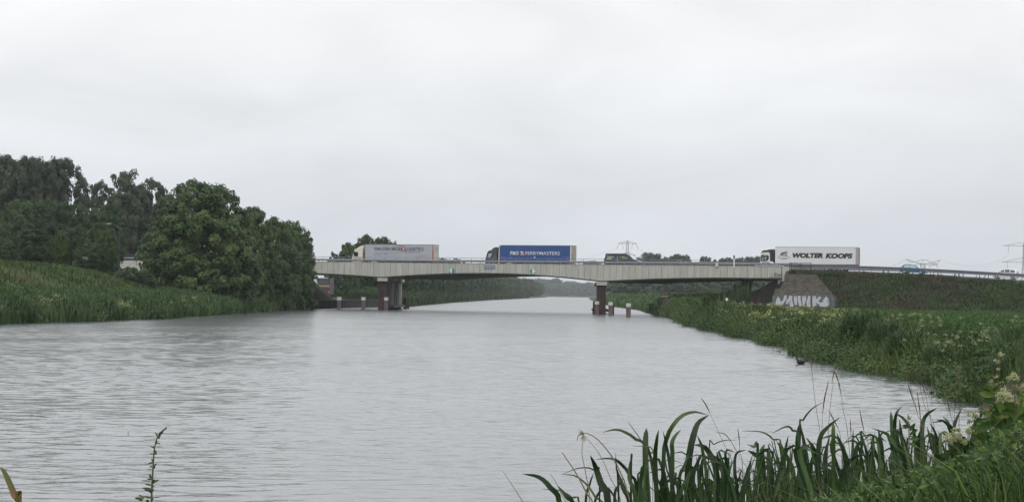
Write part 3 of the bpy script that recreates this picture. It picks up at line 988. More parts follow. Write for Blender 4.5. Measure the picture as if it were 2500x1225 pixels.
def cab(e, m, style='high', panel=None, top=3.8):
    prof = [(.12, .42), (.0, .62), (.0, 1.35), (.10, 1.75), (.42, 2.85), (.62, 3.15), (1.15, 3.32), (2.2, 3.36), (2.2, 1.0), (2.05, .9), (2.0, .42)]
    if style == 'round':
        prof = [(.12, .42), (.0, .62), (.0, 1.45), (.16, 2.05), (.40, 2.75), (.62, 3.02), (.95, 3.12), (2.25, 3.2), (2.25, 1.0), (2.05, .9), (2.0, .42)]
    if style == 'square':
        prof = [(.10, .42), (.0, .62), (.02, 1.5), (.10, 2.1), (.14, 2.9), (.26, 3.22), (.6, 3.42), (2.35, 3.46), (2.35, 1.0), (2.05, .9), (2.0, .42)]
    mb = MB(); mb.prism(prof, .04, 2.5)
    c = mb.build('cab', m, e, bevel=.07, segs=3, smooth=False)
    # windscreen follows the sloping nose
    mb = MB()
    a, b2 = (prof[3], prof[4])
    dx, dz = b2[0] - a[0], b2[1] - a[1]
    nx_, nz_ = -dz, dx; ln = math.hypot(nx_, nz_); nx_, nz_ = nx_ / ln * .02, nz_ / ln * .02
    q0 = (a[0] + dx * .08 + nx_, a[1] + dz * .08 + nz_); q1 = (a[0] + dx * .80 + nx_, a[1] + dz * .80 + nz_)
    mb.hexa([(q0[0], .16, q0[1]), (q0[0], 2.38, q0[1]), (q0[0] + .03, 2.38, q0[1]), (q0[0] + .03, .16, q0[1]), (q1[0], .16, q1[1]), (q1[0], 2.38, q1[1]), (q1[0] + .03, 2.38, q1[1]), (q1[0] + .03, .16, q1[1])])
    mb.build('windscreen', glass_m, c)
    # roof deflector
    mb = MB()
    if style == 'square':
        mb.prism([(.9, 3.40), (1.4, 3.55), (2.3, 3.62), (2.36, 3.4)], .3, 2.25)
    elif style == 'round':
        mb.prism([(1.05, 3.08), (1.3, 3.42), (1.75, 3.64), (2.3, 3.66), (2.3, 3.1)], .2, 2.35)
    else:
        mb.prism([(.95, 3.25), (1.4, 3.55), (2.0, 3.8), (2.3, 3.82), (2.3, 3.2)], .15, 2.4)
    mb.build('roof_deflector', m, e, bevel=.05)
    # bumper, step, mirror, door line, fuel tank
    mb = MB(); mb.box(.02, .5, .02, 2.52, .28, .5); mb.build('bumper', chassis, e, bevel=.04)
    mb = MB(); mb.box(.50, .62, -.22, -.06, 2.0, 2.75); mb.bar((.6, -.1, 2.75), (.7, .05, 2.85), .02); mb.build('mirror', chassis, e, bevel=.03)
    mb = MB(); mb.box(.02, 7.6, .75, 1.8, .75, 1.05); mb.build('chassis', chassis, e)
    mb = MB(); mb.cyl((3.95, .35, .75), .33, 1.3, 14, 'x'); mb.build('fuel_tank', rim_m, e)
    mb = MB(); mb.cyl((0.0, .35, .95), .11, .03, 10, 'x'); mb.box(-.02, .05, .2, .7, .85, 1.05); mb.build('headlight', glassl, e)
    for x_ in (1.42, 5.2):
        wheel(e, x_, .05, .5); wheel(e, x_, 2.2, .5)
    mb = MB(); mb.box(.85, 1.98, .02, .05, 1.08, 1.13); mb.build('mudguard', chassis, e)
    return c
def side_window(c, pts, m=glass_m, y=.04, name='side_window'):
    mb = MB(); mb.plate(pts, y, .02); return mb.build(name, m, c)
def trailer(e, x0, x1, m, rear_m, z0=1.18, z1=4.0, frame_m=None, skirt=None):
    mb = MB(); mb.box(x0, x1 - .06, .0, 2.55, z0, z1)
    tr = mb.build('trailer', m, e, bevel=.02, segs=1)
    mb = MB(); mb.box(x0 + .02, x1 - .02, -.012, 2.56, z1 - .07, z1 + .035); mb.build('roof_edge', frame_m or roof_bar, tr)
    mb = MB(); mb.box(x0, x1, -.012, 2.56, z0 - .12, z0); mb.build('side_rave', skirt or roof_bar, tr)
    for side, y in (('a', 0), ('b', 1.29)):
        mb = MB(); mb.box(x1 - .06, x1 - .01, y + .03, y + 1.23, z0 + .05, z1 - .1); d = mb.build('rear_door', rear_m, tr)
        mb = MB(); mb.bar((x1 + .01, y + .4, z0), (x1 + .01, y + .4, z1 - .1), .02); mb.bar((x1 + .01, y + .85, z0), (x1 + .01, y + .85, z1 - .1), .02); d2 = mb.build('lock_bar', rim_m, tr)
    mb = MB(); mb.box(x1 - .1, x1 + .02, .05, 2.5, .45, .6); mb.build('rear_bumper', chassis, e)
    mb = MB(); mb.box(x1 - .05, x1 + .03, .1, .5, .85, 1.02); mb.build('tail_light', redl, e)
    mb = MB(); mb.box(x1 - .05, x1 + .03, 2.05, 2.45, .85, 1.02); mb.build('tail_light', redl, e)
    mb = MB(); mb.box(x0 + 1.0, x1, .8, 1.7, .85, 1.06); mb.build('trailer_chassis', chassis, e)
    for k in range(3):
        x_ = x1 - 4.9 + 1.31 * k
        wheel(e, x_, .08, .5); wheel(e, x_, 2.2, .5)
    return tr
# ---- first lorry: cream cab, grey blue curtain sider
b_l = 19.2
e, L = truck('cream cab lorry with a pale grey trailer lettered VAN DEN BROEK LOGISTICS', 858.5, 1056.5, b_l, None, None, None)
cream = mat('cream_paint', (.60, .57, .47), .35, var=.04)
gtr = mat('grey_curtain', (.34, .355, .385), .6, var=.06, scale=.8, streak=(1, 1, .3))
reardoor = mat('cream_rear_door', (.52, .50, .46), .5, var=.12, scale=2)
red_p = mat('red_paint', (.42, .05, .04), .5)
c = cab(e, cream, 'high')
side_window(c, [(.42, 1.88), (.56, 2.62), (1.28, 2.62), (1.28, 1.85), (1.0, 1.80)])
side_window(c, [(.42, 1.50), (1.95, 1.62), (1.95, 1.50), (.45, 1.40)], red_p, name='red_stripe')
side_window(c, [(.1, .98), (2.0, 1.03), (2.0, .97), (.1, .90)], galvdk, name='grey_stripe')
x0 = on_road(891, 620, b_l)[0] - on_road(858.5, 620, b_l)[0]
tr = trailer(e, x0, L, gtr, reardoor, skirt=gtr)
mb = MB(); mb.box(2.2, x0 - .1, .5, 2.1, 1.0, 2.6); mb.build('coupling_gap', chassis, e)
mb = MB(); mb.box(L - .09, L + .0, -.015, .12, 1.2, 3.97); mb.build('red_corner_post', red_p, tr)
mb = MB(); mb.box(x0 - .02, x0 + .06, -.015, .1, 1.2, 3.97); mb.build('front_post', mat('dull_red', (.25, .12, .11), .6), tr)
mb = MB(); mb.plate([(0, 0), (1, 0), (1, 1), (0, 1)], 0)
def trpt(px, py):   # local trailer coordinates of a photo pixel
    s_, z_ = on_road(px, py, b_l - .02); return s_ - S0, z_ - 7.51
S0 = on_road(858.5, 620, b_l)[0]
ink = mat('dark_lettering', (.035, .035, .055), .6)
ax_, az = trpt(913, 610.6); bx, bz = trpt(1034, 613)
put_text('VAN DEN BROEK', tr, ink, ax_, -.02, trpt(950, 611.5)[1], trpt(985, 611)[0] - ax_, .60, bold=.02)
kx = trpt(989.5, 611)[0]
put_text('LOGISTICS', tr, ink, kx, -.02, trpt(1010, 612)[1], bx - kx, .58, bold=.02)
def curve_strip(parent, name, pts, wd, m, y=-.03):
    mb = MB(); P2 = [Vector(p) for p in pts]; up_ = []; dn = []
    for i, p in enumerate(P2):
        d = (P2[min(i + 1, len(P2) - 1)] - P2[max(i - 1, 0)]).normalized(); n_ = Vector((-d.y, d.x)) * (wd[i] if hasattr(wd, '__len__') else wd) / 2
        up_.append(p + n_); dn.append(p - n_)
    for i in range(len(P2) - 1):
        mb.plate([tuple(up_[i]), tuple(dn[i]), tuple(dn[i + 1]), tuple(up_[i + 1])], y, .008)
    return mb.build(name, m, parent)
def zp(x, y): return trpt(750 + x / 5.5675, 560 + y / 5.5675)
curve_strip(tr, 'red_swoosh', [zp(*p) for p in ((1190, 226), (1240, 219), (1290, 221), (1322, 232), (1333, 250), (1326, 272), (1316, 285))], [.03, .07, .1, .13, .15, .13, .05], red_p)
curve_strip(tr, 'red_swoosh', [zp(*p) for p in ((1258, 287), (1300, 290), (1335, 294), (1352, 303), (1350, 314), (1338, 320))], [.05, .1, .14, .15, .1, .03], red_p)
curve_strip(tr, 'red_line', [zp(*p) for p in ((1480, 372), (1560, 362), (1650, 356))], [.02, .05, .03], red_p)
smalli = mat('grey_lettering', (.20, .21, .26), .6)
for (xa, xb, yy, hh) in ((905, 1300, 318, .035), (905, 1000, 345, .12), (1040, 1095, 342, .13), (1370, 1545, 312, .14)):
    pa, pb_ = zp(xa, yy), zp(xb, yy)
    n_ = max(1, int((pb_[0] - pa[0]) / .42)) if hh > .05 else 1
    mb = MB()
    for q in range(n_):
        w_ = (pb_[0] - pa[0]) / n_
        x_ = pa[0] + q * w_
        mb.plate([(x_, pa[1]), (x_ + w_ * (.86 if n_ > 1 else 1), pa[1]), (x_ + w_ * (.86 if n_ > 1 else 1), pa[1] + hh), (x_, pa[1] + hh)], -.012, .008)
    mb.build('faint_small_print', smalli, tr)
mb = MB(); mb.box(L + .0, L + .012, .15, 2.4, 3.1, 3.16); mb.box(L, L + .012, .3, 2.2, 3.35, 3.42); mb.box(L, L + .012, .06, .3, 1.2, 3.0); mb.build('door_print', red_p if False else smalli, tr)

# ---- second lorry: dark cab, blue trailer
S0 = on_road(1184.5, 620, b_l)[0]
e, L = truck('dark grey cab lorry with a blue trailer lettered P&O FERRYMASTERS', 1184.5, 1394, b_l, None, None, None)
dk = mat('dark_grey_paint', (.045, .046, .055), .4, var=.08)
blue = mat('blue_curtain', (.016, .058, .20), .55, var=.12, scale=.7, streak=(1, 1, .4))
dirty = mat('dirty_cream_door', (.40, .36, .29), .6, var=.35, scale=2.5)
c = cab(e, dk, 'round')
x0 = on_road(1218, 620, b_l)[0] - S0
side_window(c, [(.45, 1.85), (.55, 2.62), (.8, 2.48), (1.22, 2.60), (1.18, 2.2), (.95, 1.85)], glassl)
side_window(c, [(.40, 1.75), (.56, 2.72), (1.36, 2.68), (1.34, 1.75)], glass_m, y=.052)
side_window(c, [(1.65, 1.95), (2.05, 1.95), (2.05, 2.1), (1.65, 2.1)], mat('dull_grey_print', (.16, .15, .15), .6), name='door_print')
tr = trailer(e, x0, L, blue, dirty, skirt=mat('slate_side_rave', (.09, .10, .13), .6))
mb = MB(); mb.box(x0 - .03, x0 + .1, -.015, .1, .7, 4.02); mb.box(x0 - .03, x0 + .5, -.014, .1, 3.9, 4.03); mb.build('white_front_post', offwhite, tr)
mb = MB(); mb.box(L - .14, L + .0, -.015, .12, 1.1, 3.95); mb.build('white_rear_post', offwhite, tr)
mb = MB(); mb.box(2.3, x0 - .1, .5, 2.1, 1.0, 2.9); mb.build('coupling_gap', mat('dirty_grey', (.18, .17, .15), .7, var=.3, scale=3), e)
wt = mat('white_lettering', (.60, .62, .66), .6)
def trpt2(px, py):
    s_, z_ = on_road(px, py, b_l - .02); return s_ - S0, z_ - 7.51
def z6(x, y): return trpt2(1180 + x / 10.417, 590 + y / 10.417)
a, b = z6(688, 330), z6(900, 333)
hcap = z6(688, 240)[1] - a[1]
put_text('P&O', tr, wt, a[0], -.02, (a[1] + b[1]) / 2, b[0] - a[0], hcap, bold=.03)
a, b = z6(1070, 334), z6(1940, 348)
txt = put_text('FERRYMASTERS', tr, wt, a[0], -.02, a[1] + .02, b[0] - a[0], z6(1070, 250)[1] - a[1], bold=.004)
def fpoly(pts, m, name, y=-.012):
    mb = MB(); mb.plate([z6(*p) for p in pts][::-1], y, .008); return mb.build(name, m, tr)
fpoly([(925, 238), (990, 250), (1030, 262), (985, 292), (950, 262)], wt, 'flag_white')
fpoly([(985, 292), (1030, 262), (1052, 335)], red_p, 'flag_red')
fpoly([(985, 292), (1052, 337), (925, 330)], mat('yellow_print', (.55, .42, .10), .6), 'flag_yellow')
fpoly([(925, 240), (985, 292), (925, 330), (960, 292)], mat('blue_print', (.03, .08, .25), .6), 'flag_blue')
mb = MB(); mb.cyl((z6(1305, 395)[0], -.03, z6(1305, 395)[1]), .16, .03, 10, 'y'); mb.build('round_plate', mat('pale_sticker', (.42, .44, .36), .6), tr)
for k, (xa, xb, yy) in enumerate(((440, 560, 405), (640, 740, 410), (2080, 2190, 400), (1990, 2020, 395), (2130, 2220, 478))):
    p_, q_ = z6(xa, yy), z6(xb, yy)
    mb = MB(); mb.plate([(p_[0], p_[1]), (q_[0], p_[1]), (q_[0], p_[1] + .07), (p_[0], p_[1] + .07)], -.012, .006); mb.build('small_marking', mat('worn_print', (.22, .22, .28), .6), tr)
mb = MB()
rs = random.Random(9)
for k in range(14):
    y_ = rs.uniform(.2, 2.1); z_ = rs.uniform(1.5, 3.8); mb.box(L, L + .012, y_, y_ + rs.uniform(.1, .4), z_, z_ + rs.uniform(.05, .3))
mb.build('door_grime', mat('door_grime', (.22, .16, .10), .8), tr)

# ---- third lorry: black and white cab, white trailer
S0 = on_road(1855, 630, b_l)[0]
e, L = truck('black and white cab lorry with a white trailer lettered WOLTER KOOPS', 1855, 2089.5, b_l, None, None, None)
blackp = mat('black_paint', (.018, .018, .022), .3)
whitep = mat('white_trailer_paint', (.60, .61, .60), .5, var=.05, scale=.6, streak=(1, 1, .3))
c = cab(e, blackp, 'square')
x0 = on_road(1892.5, 630, b_l)[0] - S0
cw = mat('white_cab_paint', (.58, .58, .53), .4)
side_window(c, [(.05, 1.30), (.14, 2.55), (.18, 2.95), (.35, 3.06), (1.55, 3.10), (1.72, 2.85), (1.78, 1.5), (1.45, 1.25), (.7, 1.16)], cw, y=.035, name='white_side_panel')
side_window(c, [(.12, 1.62), (.2, 2.55), (1.45, 2.62), (1.60, 2.25), (1.42, 1.72), (1.0, 1.58)], glass_m, y=.012)
side_window(c, [(.32, 1.8), (.4, 2.35), (.72, 2.35), (.62, 1.8)], glassl, y=-.01)
side_window(c, [(.86, 1.85), (.9, 2.3), (1.12, 2.3), (1.02, 1.85)], glassl, y=-.01)
tr = trailer(e, x0, L, whitep, mat('grey_rear_door', (.38, .37, .35), .6, var=.1), frame_m=mat('pale_roof_edge', (.42, .42, .42), .6), skirt=chassis)
mb = MB(); mb.box(x0 + .4, L - .1, .02, .1, .62, 1.1); mb.build('side_skirt', mat('slate_side_skirt', (.05, .055, .075), .6), tr)
for yy, mm in ((.03, whitep), (.3, red_p), (.55, whitep), (2.2, red_p), (2.44, chassis)):
    mb = MB(); mb.box(L - .01, L + .012, yy, yy + .12, 1.2, 3.9); mb.build('door_stripe', mm, tr)
def z4(x, y): return (lambda s_, z_: (s_ - S0, z_ - 7.51))(*on_road(1840 + x / 6.125, 580 + y / 6.125, b_l - .02))
ink2 = mat('black_lettering', (.02, .02, .025), .6)
a = z4(578, 303); b = z4(1040, 308); h_ = z4(578, 232)[1] - a[1]
put_text('WOLTER', tr, ink2, a[0], -.02, a[1], b[0] - a[0], h_ * 1.08, bold=.07, shear=.2)
a = z4(1073, 310); b = z4(1482, 316)
put_text('KOOPS', tr, ink2, a[0], -.02, a[1], b[0] - a[0], h_ * 1.1, bold=.07, shear=.2)
# small round emblem: an angular figure of dark strokes over a pale globe
for pts, wd in (([(400, 272), (412, 235), (440, 226), (500, 212)], .13), ([(402, 268), (418, 250), (428, 270)], .08), ([(430, 272), (440, 240), (452, 272)], .09), ([(455, 240), (500, 232), (500, 268), (470, 262)], .1),
                ([(468, 250), (485, 275), (500, 272)], .07), ([(410, 240), (470, 236)], .08), ([(445, 275), (480, 262)], .06)):
    curve_strip(tr, 'emblem_stroke', [z4(*p) for p in pts], wd, ink2)
for pts, wd in (([(388, 290), (398, 310), (425, 317), (480, 317), (500, 308), (512, 290)], .04), ([(405, 300), (450, 305), (498, 300)], .03), ([(415, 314), (485, 314)], .07)):
    curve_strip(tr, 'emblem_globe', [z4(*p) for p in pts], wd, smalli)
for x_, y_ in ((376, 287), (378, 302), (530, 291), (528, 306)):
    p_ = z4(x_ - 8, y_); q_ = z4(x_ + 8, y_ - 6)
    mb = MB(); mb.plate([(p_[0], p_[1]), (q_[0], p_[1]), (q_[0], q_[1]), (p_[0], q_[1])], -.012, .008); mb.build('emblem_dash', ink2, tr)

# ---- cars and van
def car(name, label, cat, px0, px1, py, b, L, Hh, paint, flip=False, style='hatch', wid=1.72, base=None, glz=None, cab_paint=None, lamps=True):
    """px0 = photo x of the left end. Local profile faces +x unless flip"""
    s0 = on_road(px0, py, b)[0]
    e = empty(name, W(s0, b, float(zroad(s0 + L / 2)) + .01), -TH, label, cat)
    zr0, zr1 = float(zroad(s0)), float(zroad(s0 + L))
    e.rotation_mode = 'XYZ'
    e.rotation_euler = (0, -math.atan((zr1 - zr0) / L) if False else math.atan((zr0 - zr1) / L), -TH)
    fx = (lambda x: L - x) if flip else (lambda x: x)
    def pr(pts): return [(fx(x * L), z * Hh) for x, z in pts]
    if style == 'hatch':
        low = [(.0, .24), (-.0, .42), (.015, .60), (.60, .60), (.80, .56), (.93, .50), (.99, .42), (1.0, .24), (.97, .14), (.03, .14)]
        top = [(.02, .58), (.10, .86), (.18, .97), (.32, 1.0), (.50, .96), (.62, .82), (.77, .575)]
        win = [[(.13, .66), (.18, .88), (.36, .92), (.36, .64)], [(.385, .64), (.385, .92), (.50, .89), (.60, .77), (.67, .62)]]
        wx = (.17, .80)
    elif style == 'mpv':
        low = [(.0, .24), (-.0, .42), (.01, .60), (.66, .60), (.84, .55), (.95, .48), (.99, .40), (1.0, .24), (.97, .14), (.03, .14)]
        top = [(.01, .58), (.05, .86), (.12, .98), (.34, 1.0), (.52, .97), (.66, .82), (.82, .575)]
        win = [[(.09, .66), (.11, .88), (.28, .92), (.28, .64)], [(.31, .64), (.31, .93), (.50, .92), (.50, .63)], [(.53, .63), (.53, .91), (.62, .82), (.75, .62)]]
        wx = (.18, .81)
    elif style == 'wagon':
        low = [(.0, .28), (-.0, .46), (.01, .64), (.62, .63), (.84, .56), (.96, .48), (1.0, .38), (1.0, .24), (.97, .14), (.03, .14)]
        top = [(.01, .62), (.09, .90), (.16, .98), (.36, 1.0), (.50, .97), (.58, .88), (.72, .60)]
        win = [[(.10, .68), (.15, .90), (.28, .93), (.28, .67)], [(.30, .67), (.30, .94), (.42, .94), (.42, .66)], [(.44, .66), (.44, .93), (.53, .88), (.64, .64)]]
        wx = (.18, .82)
    else:   # coupe-like saloon
        low = [(.0, .28), (-.0, .50), (.02, .62), (.64, .60), (.86, .54), (.97, .46), (1.0, .36), (1.0, .24), (.97, .14), (.03, .14)]
        top = [(.10, .60), (.22, .86), (.32, .97), (.44, 1.0), (.56, .95), (.72, .59)]
        win = [[(.22, .68), (.28, .86), (.42, .92), (.42, .66)], [(.44, .66), (.44, .92), (.54, .88), (.64, .64)]]
        wx = (.19, .82)
    mb = MB(); mb.prism(pr(low), 0, wid); body = mb.build('body', paint, e, bevel=.06, segs=3)
    mb = MB(); tilt = lambda z: .04 + max(0, z - .58 * Hh) * .34
    mb.prism(pr(top), 0, wid, ins_fn=tilt); cabn = mb.build('cabin', cab_paint or paint, e, bevel=.04, segs=2)
    for k, wp in enumerate(win):
        mb = MB(); pts = pr(wp)
        fr = [(x, tilt(z) - .012, z) for x, z in pts]; bk = [(x, tilt(z) + .01, z) for x, z in pts]; n_ = len(fr)
        mb.add(fr + bk, [tuple(range(n_)), tuple(range(2 * n_ - 1, n_ - 1, -1))] + [(i, i + n_, (i + 1) % n_ + n_, (i + 1) % n_) for i in range(n_)])
        mb.build('side_window', glz or (glassl if base == 'pale' else glass_m), cabn)
    for nm, (i0, i1) in (('windscreen', (-2, -1)), ('rear_window', (0, 1))):
        a, b2 = Vector(pr(top)[i0]), Vector(pr(top)[i1])
        d = b2 - a; n_ = Vector((d.y, -d.x)).normalized() * .02
        mid = Vector(pr([(.45, .5)])[0])
        if n_.dot(a - mid) < 0: n_ = -n_
        p0_, p1_ = a + d * .12 + n_, a + d * .88 + n_
        mb = MB(); mb.hexa([(p0_.x, tilt(p0_.y) + .1, p0_.y), (p1_.x, tilt(p1_.y) + .1, p1_.y), (p1_.x, wid - tilt(p1_.y) - .1, p1_.y), (p0_.x, wid - tilt(p0_.y) - .1, p0_.y)] +
                           [(p0_.x - n_.x, tilt(p0_.y) + .1, p0_.y - n_.y), (p1_.x - n_.x, tilt(p1_.y) + .1, p1_.y - n_.y), (p1_.x - n_.x, wid - tilt(p1_.y) - .1, p1_.y - n_.y), (p0_.x - n_.x, wid - tilt(p0_.y) - .1, p0_.y - n_.y)])
        mb.build(nm, glassl if nm == 'windscreen' else glass_m, cabn)
    for x in wx:
        for y in (-.02, wid - .18):
            mb = MB(); mb.cyl((fx(x * L), y, .31), .31, .2, 18, 'y'); wo = mb.build('wheel', tyre_m, e, bevel=.02)
            mb = MB(); mb.cyl((fx(x * L), y - .012, .31), .2, .03, 12, 'y'); mb.build('rim', rim_m, wo)
    for y in (.08, wid - .36):
        mb = MB(); X = sorted((fx(-.012), fx(.10))); mb.box(X[0], X[1], y - .1 if y < .5 else y, y + .28 if y < .5 else y + .38, .50 * Hh, .66 * Hh if style in ('hatch', 'mpv') else .58 * Hh); mb.build('tail_light', redl, e, bevel=.02)
        mb = MB(); X = sorted((fx(L - .25), fx(L - .01))); mb.box(X[0], X[1], y - .09 if y < .5 else y, y + .25 if y < .5 else y + .36, .42 * Hh, .50 * Hh); mb.build('headlight', glassl, e, bevel=.02)
    mb = MB(); xm = .64 * L; mb.box(*sorted((fx(xm), fx(xm + .16))), -.14, .05, .60 * Hh, .69 * Hh); mb.build('wing_mirror', paint, e, bevel=.02)
    return e
tealcar = mat('teal_blue_car_paint', (.015, .10, .19), .4, coat=.1)
whitecar = mat('white_car_paint', (.62, .63, .63), .35, coat=.3)
silver = mat('silver_car_paint', (.34, .36, .38), .35, metal=.3, coat=.3)
dkcar = mat('dark_grey_car_paint', (.05, .06, .065), .35, coat=.3)
car('car', 'small teal blue hatchback driving right on the embankment behind the guard rail', 'car', 2196.5, 2262, 650, 4.2, 4.05, 1.47, tealcar, base='pale')
car('car', 'white people carrier at the right end of the road, driving left below the pylon', 'car', 2421.5, 2475, 655, 17.2, 3.9, 1.66, whitecar, glz=mat('dim_glass', (.07, .10, .10), .2), flip=True, style='mpv', base='pale')
car('car', 'low silver car on the bridge in front of the WOLTER KOOPS cab', 'car', 1842, 1900, 645, 4.0, 4.4, 1.36, silver, style='saloon')
car('car', 'dark grey estate car on the bridge between the blue lorry and the black van', 'car', 1405, 1462, 638, 19.8, 4.5, 1.45, dkcar, flip=True, style='wagon')
# van
b_v = 3.9
S0 = on_road(1474.5, 630, b_v)[0]; L = on_road(1563, 640, b_v)[0] - S0
e = empty('van', W(S0, b_v, 7.51), -TH, 'black high roof van with green and white lettering driving right on the bridge', 'van')
vanp = mat('black_van_paint', (.02, .018, .022), .35, coat=.3)
prof = [(.0, .35), (-.0, .9), (.06, 1.4), (.20, 2.2), (.30, 2.38), (3.3, 2.40), (3.85, 2.36), (4.25, 2.15), (5.25, 1.30), (L - .15, 1.12), (L, .95), (L, .35)]
mb = MB(); mb.prism(prof, 0, 1.95, ins_fn=lambda z: max(0, z - 1.2) * .1); body = mb.build('body', vanp, e, bevel=.06, segs=2)
def vplate(pts, m, name, y0=.0, parent=body):
    mb = MB(); fr = [(x, max(0, z - 1.2) * .1 - .014 + y0, z) for x, z in pts]; bk = [(x, max(0, z - 1.2) * .1 + .01, z) for x, z in pts]; n_ = len(fr)
    mb.add(fr + bk, [tuple(range(n_)), tuple(range(2 * n_ - 1, n_ - 1, -1))] + [(i, i + n_, (i + 1) % n_ + n_, (i + 1) % n_) for i in range(n_)])
    return mb.build(name, m, parent)
def zv(x, y): return (lambda s_, z_: (s_ - S0, z_ - 7.51))(*on_road(1460 + x / 13.611, 570 + y / 13.611, b_v))
mb = MB(); mb.hexa([(4.34, .28, 2.10), (5.18, .16, 1.38), (5.18, 1.79, 1.38), (4.34, 1.67, 2.10), (4.36, .28, 2.13), (5.21, .16, 1.41), (5.21, 1.79, 1.41), (4.36, 1.67, 2.13)]); mb.build('windscreen', glassl, body)
vplate([(3.55, 1.35), (3.55, 2.0), (4.15, 2.05), (4.95, 1.36)], glass_m, 'side_window')
vg = mat('green_van_print', (.22, .36, .10), .6); vw = mat('white_van_print', (.50, .52, .48), .6); skin = mat('skin_tone_print', (.45, .30, .20), .6)
for (xa, xb, ya, yb, m_) in ((295, 345, 740, 775, vg), (350, 425, 762, 785, vw), (430, 475, 768, 785, vw), (485, 512, 762, 792, vw), (300, 420, 800, 815, vg), (290, 380, 825, 850, vw), (385, 455, 828, 850, vw), (775, 890, 765, 800, vg), (895, 990, 775, 805, vg), (840, 905, 818, 832, vw), (915, 995, 820, 834, vw)):
    p_, q_ = zv(xa, yb), zv(xb, ya); vplate([(p_[0], p_[1]), (q_[0], p_[1]), (q_[0], q_[1]), (p_[0], q_[1])], m_, 'side_print')
p_ = zv(728, 750); mb = MB(); mb.cyl((p_[0], .1, p_[1]), .13, .02, 12, 'y'); mb.build('side_print', skin, body)
p_, q_ = zv(715, 800), zv(745, 765); vplate([(p_[0], p_[1]), (q_[0], p_[1]), (q_[0], q_[1]), (p_[0], q_[1])], vg, 'side_print')
p_, q_ = zv(628, 920), zv(650, 735); vplate([(p_[0], p_[1]), (q_[0], p_[1]), (q_[0], q_[1]), (p_[0], q_[1])], mat('grey_strip', (.25, .25, .27), .5), 'door_edge_strip')
for x_ in (1.1, L - 1.1):
    for y_ in (-.02, 1.77): 
        mb = MB(); mb.cyl((x_, y_, .34), .34, .2, 18, 'y'); wo = mb.build('wheel', tyre_m, e, bevel=.02)
        mb = MB(); mb.cyl((x_, y_ - .012, .34), .2, .03, 12, 'y'); mb.build('rim', rim_m, wo)
mb = MB(); mb.box(-.02, .08, .03, .2, .95, 1.6); mb.build('tail_light', redl, e); mb = MB(); mb.box(-.02, .08, 1.75, 1.92, .95, 1.6); mb.build('tail_light', redl, e)
mb = MB(); mb.box(L - .35, L + .01, .03, .35, .85, 1.05); mb.build('headlight', glassl, e, bevel=.02)
mb = MB(); mb.box(4.3, 4.5, -.25, -.02, 1.35, 1.7); mb.build('wing_mirror', vanp, e, bevel=.03)

# ================================================================== mooring posts
def mooring(px, ytop, ybase, Y, label, capm=white, pm=None, r=.35, grp='white topped mooring posts in the canal'):
    pt = P(px, ybase, Y)
    zt = P(px, ytop, Y).z
    e = empty('mooring_post', (pt.x, Y, 0), 0, label, 'mooring post', grp)
    mb = MB(); mb.cyl((0, 0, -1.5), r, zt - (.52 if capm else 0) + 1.5, 16); mb.build('post', pm or mat('weathered_pile', (.10, .075, .08), .8, var=.35, scale=2.5, streak=(1, 1, .25)), e)
    if capm:
        mb = MB(); mb.cyl((0, 0, zt - .52), r + .012, .5, 16); mb.build('white_cap', mat('worn_white_paint', (.48, .475, .44), .6, var=.12, scale=4), e, bevel=.02)
        mb = MB(); mb.cyl((0, 0, zt - .02), r - .05, .04, 12); mb.build('top_plate', galvdk, e)
mooring(827.5, 724.8, 755.5, 350, 'white topped mooring post farthest left, standing in open water')
mooring(887, 725, 752, 355.5, 'white topped mooring post between the leftmost post and the left pier')
mooring(942.5, 725.5, 753, 354, 'white topped mooring post directly in front of the left rusty pier')
mooring(1457, 735, 766, 341.5, 'white topped mooring post touching the left side of the right pier')
mooring(1490.5, 737, 768.6, 333, 'white topped mooring post just right of the right pier')
mooring(1534, 740, 773, 309, 'white topped mooring post farthest right, alone in the water')
drk = mat('dark_wet_pile', (.035, .028, .028), .8, var=.3, scale=2)
brn = mat('brown_wet_pile', (.07, .045, .038), .8, var=.3, scale=2)
mooring(989, 728, 750, 392, 'low brown post in the water right of the left pier columns', None, brn, .33, 'bare dark posts beside the piers')
mooring(996.5, 726, 749, 400, 'slim dark post rightmost behind the left pier', None, drk, .26, 'bare dark posts beside the piers')
mooring(1451.5, 735, 762, 352, 'dark bare post hidden behind the left side of the right pier', None, brn, .3, 'bare dark posts beside the piers')
mooring(1495.5, 738, 765, 345, 'dark bare post behind the white topped post right of the pier', None, brn, .26, 'bare dark posts beside the piers')
# quay under the left span
qm = mat('dark_sheet_pile', (.03, .028, .026), .8, var=.3, scale=1.5, streak=(1, 1, .2))
e = empty('quay_wall', (-35.3, 345, 0), 0, 'dark sheet piled quay wall under the left end of the bridge', 'wall')
mb = MB(); ys = np.arange(343, 430, .6)
vs = []
for k, y_ in enumerate(ys):
    x_ = float(xl(y_)) + 1.2 + (.18 if (k // 2) % 2 else 0)
    vs += [(x_, y_, -1.5), (x_, y_, 1.35), (x_ - .25, y_, 1.35)]
fs = []
for k in range(len(ys) - 1):
    a = k * 3; fs += [(a, a + 3, a + 4, a + 1), (a + 1, a + 4, a + 5, a + 2)]
mb.add(vs, fs); wparent(mb.build('sheet_piles', qm, e), e)
mb = MB()
for a_, b_2 in zip(ys[:-1:8], ys[8::8]):
    xa, xb = float(xl(a_)) + 1.0, float(xl(b_2)) + 1.0
    mb.hexa([(xa, a_, 1.36), (xa + .5, a_, 1.36), (xb + .5, b_2, 1.36), (xb, b_2, 1.36), (xa, a_, 1.5), (xa + .5, a_, 1.5), (xb + .5, b_2, 1.5), (xb, b_2, 1.5)])
wparent(mb.build('capping_beam', darksteel, e), e)

